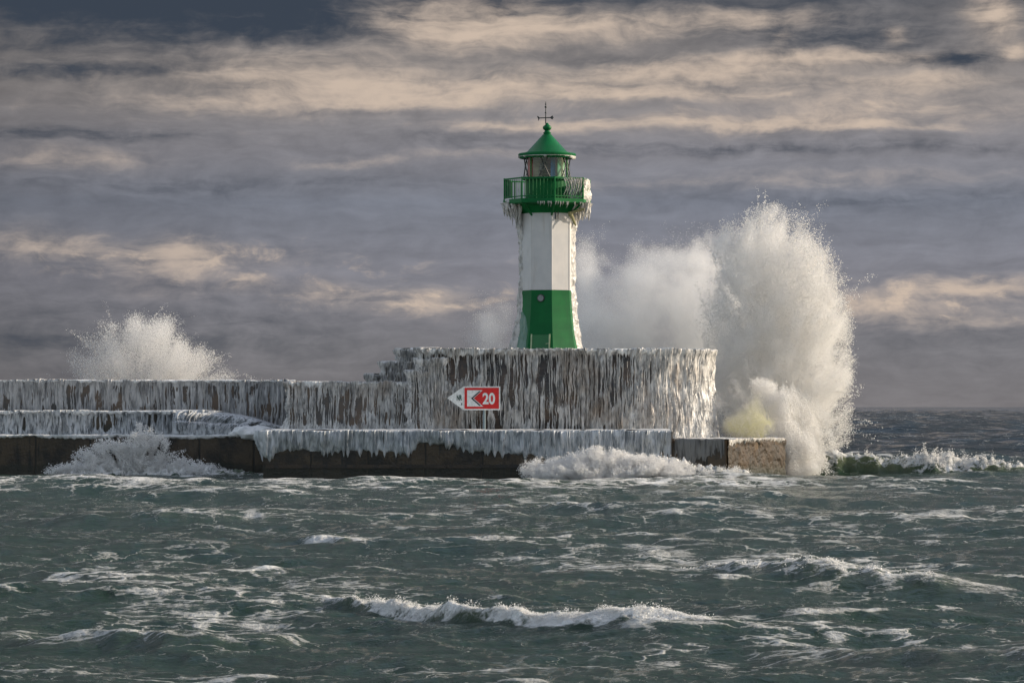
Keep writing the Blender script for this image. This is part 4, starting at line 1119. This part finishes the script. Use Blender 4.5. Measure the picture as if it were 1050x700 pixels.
def ropes(cloud, nrope, per, origin, L0, L1, off=-0.06, width=0.12):
    """ropes of drops flung outwards along falling arcs"""
    A = cloud.points(nrope, off=off, width=width, p=1.0, jit=1.0, cap=0.6)
    O = np.array([X_(origin[0], A[:, 1].mean()), A[:, 1].mean(), Z_(origin[1], A[:, 1].mean())])
    D = A - O; D[:, 1] *= 0.6
    D = D/np.linalg.norm(D, axis=1)[:, None] + rng.normal(size=D.shape)*0.22
    L = L0 + (L1-L0)*rng.random(nrope)**3
    m = np.maximum(8, (per*L/L1).astype(int))
    k = np.repeat(np.arange(nrope), m)
    t = rng.random(len(k))**1.35
    lump = 0.5 + 0.5*np.sin(t*23 + k*1.7)*np.sin(t*9 + k*0.9)
    keep = rng.random(len(k)) < 0.25 + 0.75*lump
    k, t = k[keep], t[keep]
    P = A[k] + D[k]*(L[k]*t)[:, None]
    P[:, 2] -= 0.55*L[k]*t**2*(0.4 + np.abs(D[k, 0]))*0.6
    P += rng.normal(size=P.shape)*(0.012 + 0.055*t*L[k])[:, None]
    return P
P9 = ropes(C1, 620, 260, (785, 480), 0.35, 2.1)
droplets('spray_rope', P9, radii(len(P9), 0.006, 0.026, 4), M['spray'], big)
mist = [(650, 312, 60, 50, .75, 1.7, 0), (612, 298, 24, 46, .7, 1.4, 0), (690, 318, 50, 50, .8, 1.7, 0), (645, 345, 60, 34, .75, 1.7, 0), (730, 335, 40, 58, .8, 1.7, 0), (770, 340, 44, 78, .85, 1.7, 0), (715, 290, 30, 36, .5, 1.4, 0), (745, 290, 26, 44, .6, 1.4, 0), (508, 330, 20, 28, .5, 1.2, 0), (488, 350, 24, 16, .36, 1.2, 0)]
C3 = Cloud(mist, 161.5, 0.10, 8.0, (790, 520), thr=0.32, nz=0.66, fing=0.36, fa=8.0, fr=0.3, nf=0.5, soft=0.8)
C3.volume('drifting_mist', 0.72, big)
P3 = C3.points(110000, off=-0.14, width=0.5)
droplets('fine_drops', P3, radii(len(P3), 0.005, 0.013, 3), M['spray'], big, tet=True)
# the jets that fall back in front of the quay end
jets = [(780, 396, 12, 10, .5, .6, 1.2), (788, 412, 9, 16, .5, .5, .9), (796, 458, 7, 16, .6, .5, .2), (803, 425, 9, 26, .8, .5, .4), (812, 448, 10, 26, .9, .5, .2), (820, 470, 12, 18, .9, .6, 0), (799, 440, 7, 18, .6, .4, .3), (836, 450, 20, 36, .55, .8, 1.5), (814, 482, 20, 6, .8, .7, 0), (795, 408, 9, 16, .6, .5, .8)]
C4 = Cloud(jets, 147.8, 0.06, 12.0, (806, 380), thr=0.36, nz=0.66, fing=0.6, fa=9.0, fr=0.4, nf=1.1, soft=0.4)
C4.volume('jet_mist', 0.9, big)
P4 = np.concatenate([C4.points(42000, off=-0.22, width=0.5, jit=2.5), ropes(C4, 200, 110, (800, 380), 0.25, 1.1)])
droplets('falling_jet', P4, radii(len(P4), 0.008, 0.028, 4), M['spray'], big)
# green water wall inside the foot of the splash
gl = [(784, 428, 11, 24, .9, .5, 0), (776, 436, 12, 18, .85, .5, 0), (755, 436, 12, 14, .7, .5, 0), (765, 442, 20, 10, .8, .6, 0), (790, 405, 7, 14, .6, .4, 0)]
C2 = Cloud(gl, 150.6, 0.06, 17.0, (780, 470), thr=0.30, nz=0.40, fing=0.12, fa=10.0, fr=0.3, nf=1.2, soft=0.7)
P8 = C2.points(9000, off=-0.25, width=0.5, jit=3)
droplets('veil_drops', P8 + np.array([0, -0.5, 0]), radii(len(P8), 0.006, 0.020, 4), M['spray'], big)
C2.volume('green_water', 1.2, big, color=(0.90, 0.905, 0.60))

# splash behind the long parapet
ls = tag(empty('wave_splash', (X_(150, 158), 158, 3)), 'grainy wave splash rising behind the long icy parapet', 'splash')
lb = [(150, 375, 46, 26, .85, 1.5, 0), (168, 350, 24, 26, .75, 1.2, 0), (135, 352, 22, 26, .55, 1.2, 0), (112, 350, 11, 18, .4, 1.0, 0), (85, 370, 16, 22, .42, 1.0, 0), (190, 378, 30, 14, .5, 1.0, 0), (222, 386, 20, 7, .45, .8, 0), (150, 392, 90, 10, .6, 1.2, 0)]
C5 = Cloud(lb, 158.0, 0.08, 21.0, (145, 430), thr=0.42, nz=0.62, fing=0.5, fa=7.0, fr=0.4, soft=0.5)
C5.volume('spray_mist', 0.22, ls)
P5 = C5.points(90000, off=-0.22, width=0.45, jit=2.0)
P5 = np.concatenate([P5, ropes(C5, 260, 160, (145, 430), 0.3, 1.3)])
droplets('spray_cloud', P5, radii(len(P5), 0.005, 0.018, 5), M['spray'], ls)

# splash against the low quay
fs = tag(empty('wave_splash', (X_(140, 146.5), 146.5, 0)), 'low white splash breaking against the dark low quay', 'splash')
fb = [(140, 480, 56, 8, .8, .6, 0), (100, 481, 40, 7, .8, .6, 0), (200, 483, 28, 4, .7, .6, 0), (140, 466, 20, 12, .5, .5, 0)] + [(146, 440, 7, 10, .42, .5, 0), (140, 455, 16, 12, .42, .5, 0), (106, 456, 11, 9, .40, .5, 0), (122, 462, 22, 10, .4, .5, 0), (165, 458, 10, 9, .36, .5, 0), (90, 470, 16, 8, .4, .5, 0), (185, 474, 18, 7, .36, .5, 0)]
C6 = Cloud(fb, 146.5, 0.045, 31.0, (140, 500), thr=0.44, nz=0.62, fing=0.5, fa=7.0, fr=0.6, nf=2.2, soft=0.3, gain=0.78)
C6.volume('spray_mist', 0.14, fs)
P6 = C6.points(80000, off=-0.16, width=0.4, jit=2.2)
P6 = np.concatenate([P6, ropes(C6, 160, 120, (140, 500), 0.2, 0.9)])
droplets('spray_cloud', P6, radii(len(P6), 0.006, 0.026, 4), M['spray'], fs)

# foam heap surging along the front of the quay
sf = tag(empty('foam_surge', (X_(640, 139), 139, 0)), 'tumbling white foam surge running along the front of the main quay', 'breaking wave')
fb = [(600, 478, 36, 8, .9, .5, 0), (640, 475, 34, 7, .9, .5, 0), (680, 479, 32, 6, .85, .5, 0), (575, 485, 26, 6, .8, .6, -.3), (720, 487, 28, 4, .6, .5, -.3), (650, 486, 80, 6, .8, .7, -.4), (612, 464, 20, 7, .4, .4, 0), (560, 489, 18, 4, .5, .5, -.4)]
C7 = Cloud(fb, 138.7, 0.045, 41.0, (640, 530), thr=0.40, nz=0.58, fing=0.3, fa=9.0, fr=0.5, nf=2.8, soft=0.25, gain=0.75)
C7.volume('spray_mist', 1.7, sf)
P7 = C7.points(150000, off=-0.2, width=0.4, jit=2.2)
P7 = np.concatenate([P7, ropes(C7, 200, 70, (640, 530), 0.12, 0.45)])
droplets('spray_cloud', P7, radii(len(P7), 0.005, 0.019, 4), M['spray'], sf)

def crest_foam(name, label, key, n, up, r0, r1, seed, sel=0.8):
    pts, wf = BK[key][0], BK[key][1]
    px = np.array([p[0] for p in pts], float); Yf = np.array([p[1] if len(p) > 4 else YW(p[1]) for p in pts]); Xs = (px-525)*Yf/F
    t = tag(empty(name, (Xs[len(Xs)//2], Yf[len(Yf)//2], 0)), label, 'breaking wave')
    x = rng.uniform(Xs[0], Xs[-1], n*8)
    y = np.interp(x, Xs, Yf) + wf*1.2 + rng.normal(size=len(x))*wf*0.6 - wf*0.35
    r = np.clip(np.searchsorted(rows, y), 1, len(rows)-1); c = np.clip(np.searchsorted(ucol, x/y), 0, len(ucol)-1)
    fv = foam[r, c]
    nz = fbm(x*3.2, y*3.2, seed, 3)
    k = rng.random(len(x)) < np.clip((fv-sel)*2.5 + nz*1.6 - 0.1, 0, 1)*(fv > sel-0.15)
    x, y, r, c = x[k][:n], y[k][:n], r[k][:n], c[k][:n]
    V = Vw[r, c]
    up_ = up*rng.random(len(x))**4*(0.6+np.clip(1.6*fbm(x*4, y*4, seed+2, 3), -0.5, 2))
    P = V + np.stack([rng.normal(size=len(x))*0.02, rng.normal(size=len(x))*0.04, up_], -1)
    droplets('foam_clump', P, radii(len(P), r0, r1, 4), M['spray'], t, stretch=1.6)
    return t
crest_foam('whitecap', 'long curling whitecap in the near water below the arrow sign', 'front', 18000, 0.07, 0.0015, 0.0055, 91.0, 0.74)
crest_foam('whitecap', 'green breaking wave with white crest rolling away from the big splash over open sea', 'right', 14000, 0.28, 0.005, 0.017, 92.0, 0.70)
crest_foam('whitecap', 'thin whitecap on a dark swell between the quay end and the near right water', 'mid', 3500, 0.06, 0.003, 0.010, 93.0, 0.58)

# ================================================================== SKY AND SUN
SUN_AZ, SUN_EL = R(99), R(20)     # azimuth from the view direction reversed: 0 = from behind the camera, 90 = from the right
sd = Vector((math.sin(SUN_AZ)*math.cos(SUN_EL), -math.cos(SUN_AZ)*math.cos(SUN_EL), math.sin(SUN_EL)))
sl = bpy.data.lights.new('sun', 'SUN'); sl.energy = 5.0; sl.angle = R(0.5); sl.color = (1.0, 0.86, 0.68)
so = bpy.data.objects.new('sun', sl); COL.objects.link(so); so.rotation_euler = sd.to_track_quat('Z', 'Y').to_euler(); so.location = (60, -10, 40)

w = bpy.data.worlds.new('World'); SC.world = w; w.use_nodes = True
nt = w.node_tree; bg = nt.nodes['Background']
STR = 0.1
bg.inputs['Strength'].default_value = STR
sky = nd(nt, 'ShaderNodeTexSky', sky_type='NISHITA', sun_disc=False, sun_elevation=SUN_EL, sun_rotation=math.atan2(sd.x, sd.y), altitude=0.0, air_density=1.0, dust_density=1.5, ozone_density=1.0)
tc = nd(nt, 'ShaderNodeTexCoord'); sp = nd(nt, 'ShaderNodeSeparateXYZ'); nt.links.new(tc.outputs['Generated'], sp.inputs[0])
dx, dy, dz = sp.outputs
az = mth(nt, 'ARCTAN2', dx, dy)
el = mth(nt, 'ARCSINE', dz)
U = mth(nt, 'MULTIPLY_ADD', az, F, 525.0)        # angular units: 3600 per radian
Vv = mth(nt, 'MULTIPLY_ADD', el, -F, HZ)
cb = nd(nt, 'ShaderNodeCombineXYZ'); nt.links.new(U, cb.inputs[0]); nt.links.new(Vv, cb.inputs[1])
UV = cb.outputs[0]
def vmul(vec, s, o=(0, 0, 0)):
    n = nd(nt, 'ShaderNodeVectorMath', operation='MULTIPLY_ADD'); nt.links.new(vec, n.inputs[0]); n.inputs[1].default_value = s; n.inputs[2].default_value = o
    return n.outputs[0]
# wind-drawn warp
wx = noise(nt, vmul(UV, (1/260, 1/90, 0)), 1.0, 3, 0.5)
cw = nd(nt, 'ShaderNodeCombineXYZ')
nt.links.new(mth(nt, 'MULTIPLY_ADD', mth(nt, 'SUBTRACT', wx, 0.5), 120.0, U), cw.inputs[0])
wy = noise(nt, vmul(UV, (1/120, 1/45, 0), (5, 3, 1)), 1.0, 4, 0.55)
nt.links.new(mth(nt, 'MULTIPLY_ADD', mth(nt, 'SUBTRACT', wy, 0.5), 34.0, Vv), cw.inputs[1])
UW = cw.outputs[0]
def gauss(lst, vec):
    acc = None
    for cu, cv, su, sv, a in lst:
        v_ = vmul(vec, (1/su, 1/sv, 0), (-cu/su, -cv/sv, 0))
        d = nd(nt, 'ShaderNodeVectorMath', operation='DOT_PRODUCT'); nt.links.new(v_, d.inputs[0]); nt.links.new(v_, d.inputs[1])
        e = mth(nt, 'POWER', 0.36788, d.outputs['Value'])
        acc = mth(nt, 'MULTIPLY', e, a) if acc is None else mth(nt, 'MULTIPLY_ADD', e, a, acc)
    return acc
warm = gauss([(485, 28, 95, 26, 1.0), (300, 80, 140, 26, .62), (250, 105, 180, 14, .45), (560, 90, 220, 12, .8), (700, 74, 130, 11, .95), (850, 62, 120, 8, .8), (950, 86, 80, 9, .6), (640, 100, 130, 8, .7), (760, 127, 120, 8, 1.1), (880, 133, 80, 5, .8),
              (560, 130, 110, 7, .65), (430, 106, 110, 9, .6), (920, 112, 140, 18, .5), (640, 30, 110, 18, .5), (760, 20, 90, 12, .5), (70, 166, 80, 11, .62), (360, 168, 70, 7, .45), (480, 160, 100, 6, .3),
              (30, 252, 56, 18, .65), (88, 254, 40, 12, .5), (178, 258, 40, 17, .85), (168, 284, 58, 19, .6), (262, 290, 26, 10, .6), (345, 300, 46, 12, .6), (440, 312, 60, 15, .6), (230, 262, 130, 12, .35),
              (1010, 297, 70, 14, .85), (900, 312, 60, 14, .55), (960, 330, 110, 16, .4), (1016, 22, 26, 26, 1.1), (1042, 60, 16, 8, 1.0), (926, 40, 12, 9, .5), (800, 42, 14, 9, .4), (880, 182, 200, 10, .25), (700, 192, 160, 7, .25)], UW)
dark = gauss([(110, 8, 260, 44, 1.5), (300, 20, 70, 22, .7), (60, 78, 110, 10, .8), (80, 142, 140, 9, .8), (160, 190, 260, 12, .45), (870, 36, 110, 24, .95), (975, 68, 46, 11, 1.0), (620, 2, 400, 8, .7), (860, 152, 240, 9, .5), (620, 152, 200, 8, .35),
              (130, 345, 230, 46, .5), (900, 205, 220, 14, .35), (980, 352, 160, 22, .22), (510, 14, 14, 8, .5), (640, 62, 90, 8, .3), (480, 140, 120, 7, .3)], UW)
st1 = noise(nt, vmul(UW, (1/260, 1/24, 0)), 1.0, 7, 0.60)
st2 = noise(nt, vmul(UW, (1/46, 1/21, 0), (9, 2, 0)), 1.0, 8, 0.62, 0.1)
st = mth(nt, 'ADD', mth(nt, 'MULTIPLY', st1, 0.5), mth(nt, 'MULTIPLY', st2, 0.5))
stc = mth(nt, 'SUBTRACT', st, 0.5)
st3 = noise(nt, vmul(UW, (1/40, 1/19, 0), (2, 7, 3)), 1.0, 8, 0.62, 0.15)
lowband = gauss([(160, 268, 260, 22, .9), (420, 306, 150, 20, .8), (980, 305, 160, 24, .9), (640, 300, 200, 20, .4), (520, 100, 620, 50, .35)], UV)
warm = mth(nt, 'ADD', warm, mth(nt, 'MULTIPLY', remap(nt, st3, 0.50, 0.70), mth(nt, 'MULTIPLY', lowband, 0.75)))
wamp = mth(nt, 'POWER', mth(nt, 'MULTIPLY', warm, 1.6, clamp=True), 0.7)
warmf = remap(nt, mth(nt, 'MULTIPLY_ADD', mth(nt, 'MULTIPLY', stc, wamp), 4.0, warm), 0.0, 1.40)
damp = mth(nt, 'POWER', mth(nt, 'MULTIPLY', dark, 1.6, clamp=True), 0.7)
darkf = remap(nt, mth(nt, 'MULTIPLY_ADD', mth(nt, 'MULTIPLY', stc, damp), -3.6, dark), -0.02, 1.40)
ramp = nd(nt, 'ShaderNodeValToRGB')
nt.links.new(mth(nt, 'DIVIDE', Vv, 416.0), ramp.inputs[0])
def lin(c): return tuple(((x/255)/12.92 if x/255 <= 0.04045 else ((x/255+0.055)/1.055)**2.4) for x in c) + (1,)
cr = ramp.color_ramp
stops = [(0.0, (104, 104, 108)), (0.2, (138, 133, 132)), (0.38, (132, 131, 137)), (0.5, (121, 125, 136)), (0.68, (130, 130, 138)), (0.85, (124, 123, 127)), (1.0, (121, 118, 120))]
cr.elements[0].position = 0; cr.elements[0].color = lin(stops[0][1]); cr.elements[1].position = 1; cr.elements[1].color = lin(stops[-1][1])
for p_, c_ in stops[1:-1]:
    e = cr.elements.new(p_); e.color = lin(c_)
streak = mth(nt, 'MULTIPLY_ADD', stc, 1.1, 1.0)
sc_ = nd(nt, 'ShaderNodeVectorMath', operation='SCALE'); nt.links.new(ramp.outputs[0], sc_.inputs[0])
lr = remap(nt, U, -250, 520, 0.66, 1.02)          # the cloud deck is thicker and darker towards the left
nt.links.new(mth(nt, 'MULTIPLY', streak, lr), sc_.inputs['Scale'])
c = mixc(nt, darkf, sc_.outputs[0], (0.044, 0.058, 0.082))
c = mixc(nt, mth(nt, 'MULTIPLY', warmf, remap(nt, U, -200, 560, 0.50, 0.97)), c, (0.62, 0.50, 0.405))
# the rest of the sky: broken cloud over clear air
front_f = mth(nt, 'MULTIPLY', remap(nt, mth(nt, 'ABSOLUTE', az), 0.30, 0.95, 1.0, 0.0), remap(nt, el, 0.16, 0.55, 1.0, 0.0))
cl2 = noise(nt, vmul(tc.outputs['Generated'], (2.0, 2.0, 5.0)), 1.0, 6, 0.6)
cov = remap(nt, cl2, 0.40, 0.62)
sk = nd(nt, 'ShaderNodeVectorMath', operation='SCALE'); nt.links.new(sky.outputs[0], sk.inputs[0]); sk.inputs['Scale'].default_value = 0.18
rest = mixc(nt, mth(nt, 'MULTIPLY', cov, 0.7), sk.outputs[0], (0.80, 0.78, 0.78))
c = mixc(nt, front_f, rest, c)
fin = nd(nt, 'ShaderNodeVectorMath', operation='SCALE'); nt.links.new(c, fin.inputs[0]); fin.inputs['Scale'].default_value = 1.0/STR
nt.links.new(fin.outputs[0], bg.inputs['Color'])

# ------------------------------------------------------------------ render settings
SC.view_settings.view_transform = 'Standard'; SC.view_settings.look = 'None'; SC.view_settings.exposure = 0.0; SC.view_settings.gamma = 1.0
SC.view_settings.use_curve_mapping = False
SC.render.engine = 'CYCLES'
cy = SC.cycles
cy.use_denoising = True; cy.denoiser = 'OPENIMAGEDENOISE'; cy.denoising_prefilter = 'ACCURATE'
cy.max_bounces = 24; cy.diffuse_bounces = 12; cy.glossy_bounces = 3; cy.transparent_max_bounces = 8; cy.transmission_bounces = 16; cy.volume_bounces = 20
cy.volume_step_rate = 1.5; cy.volume_max_steps = 512
cy.caustics_reflective = False; cy.caustics_refractive = False
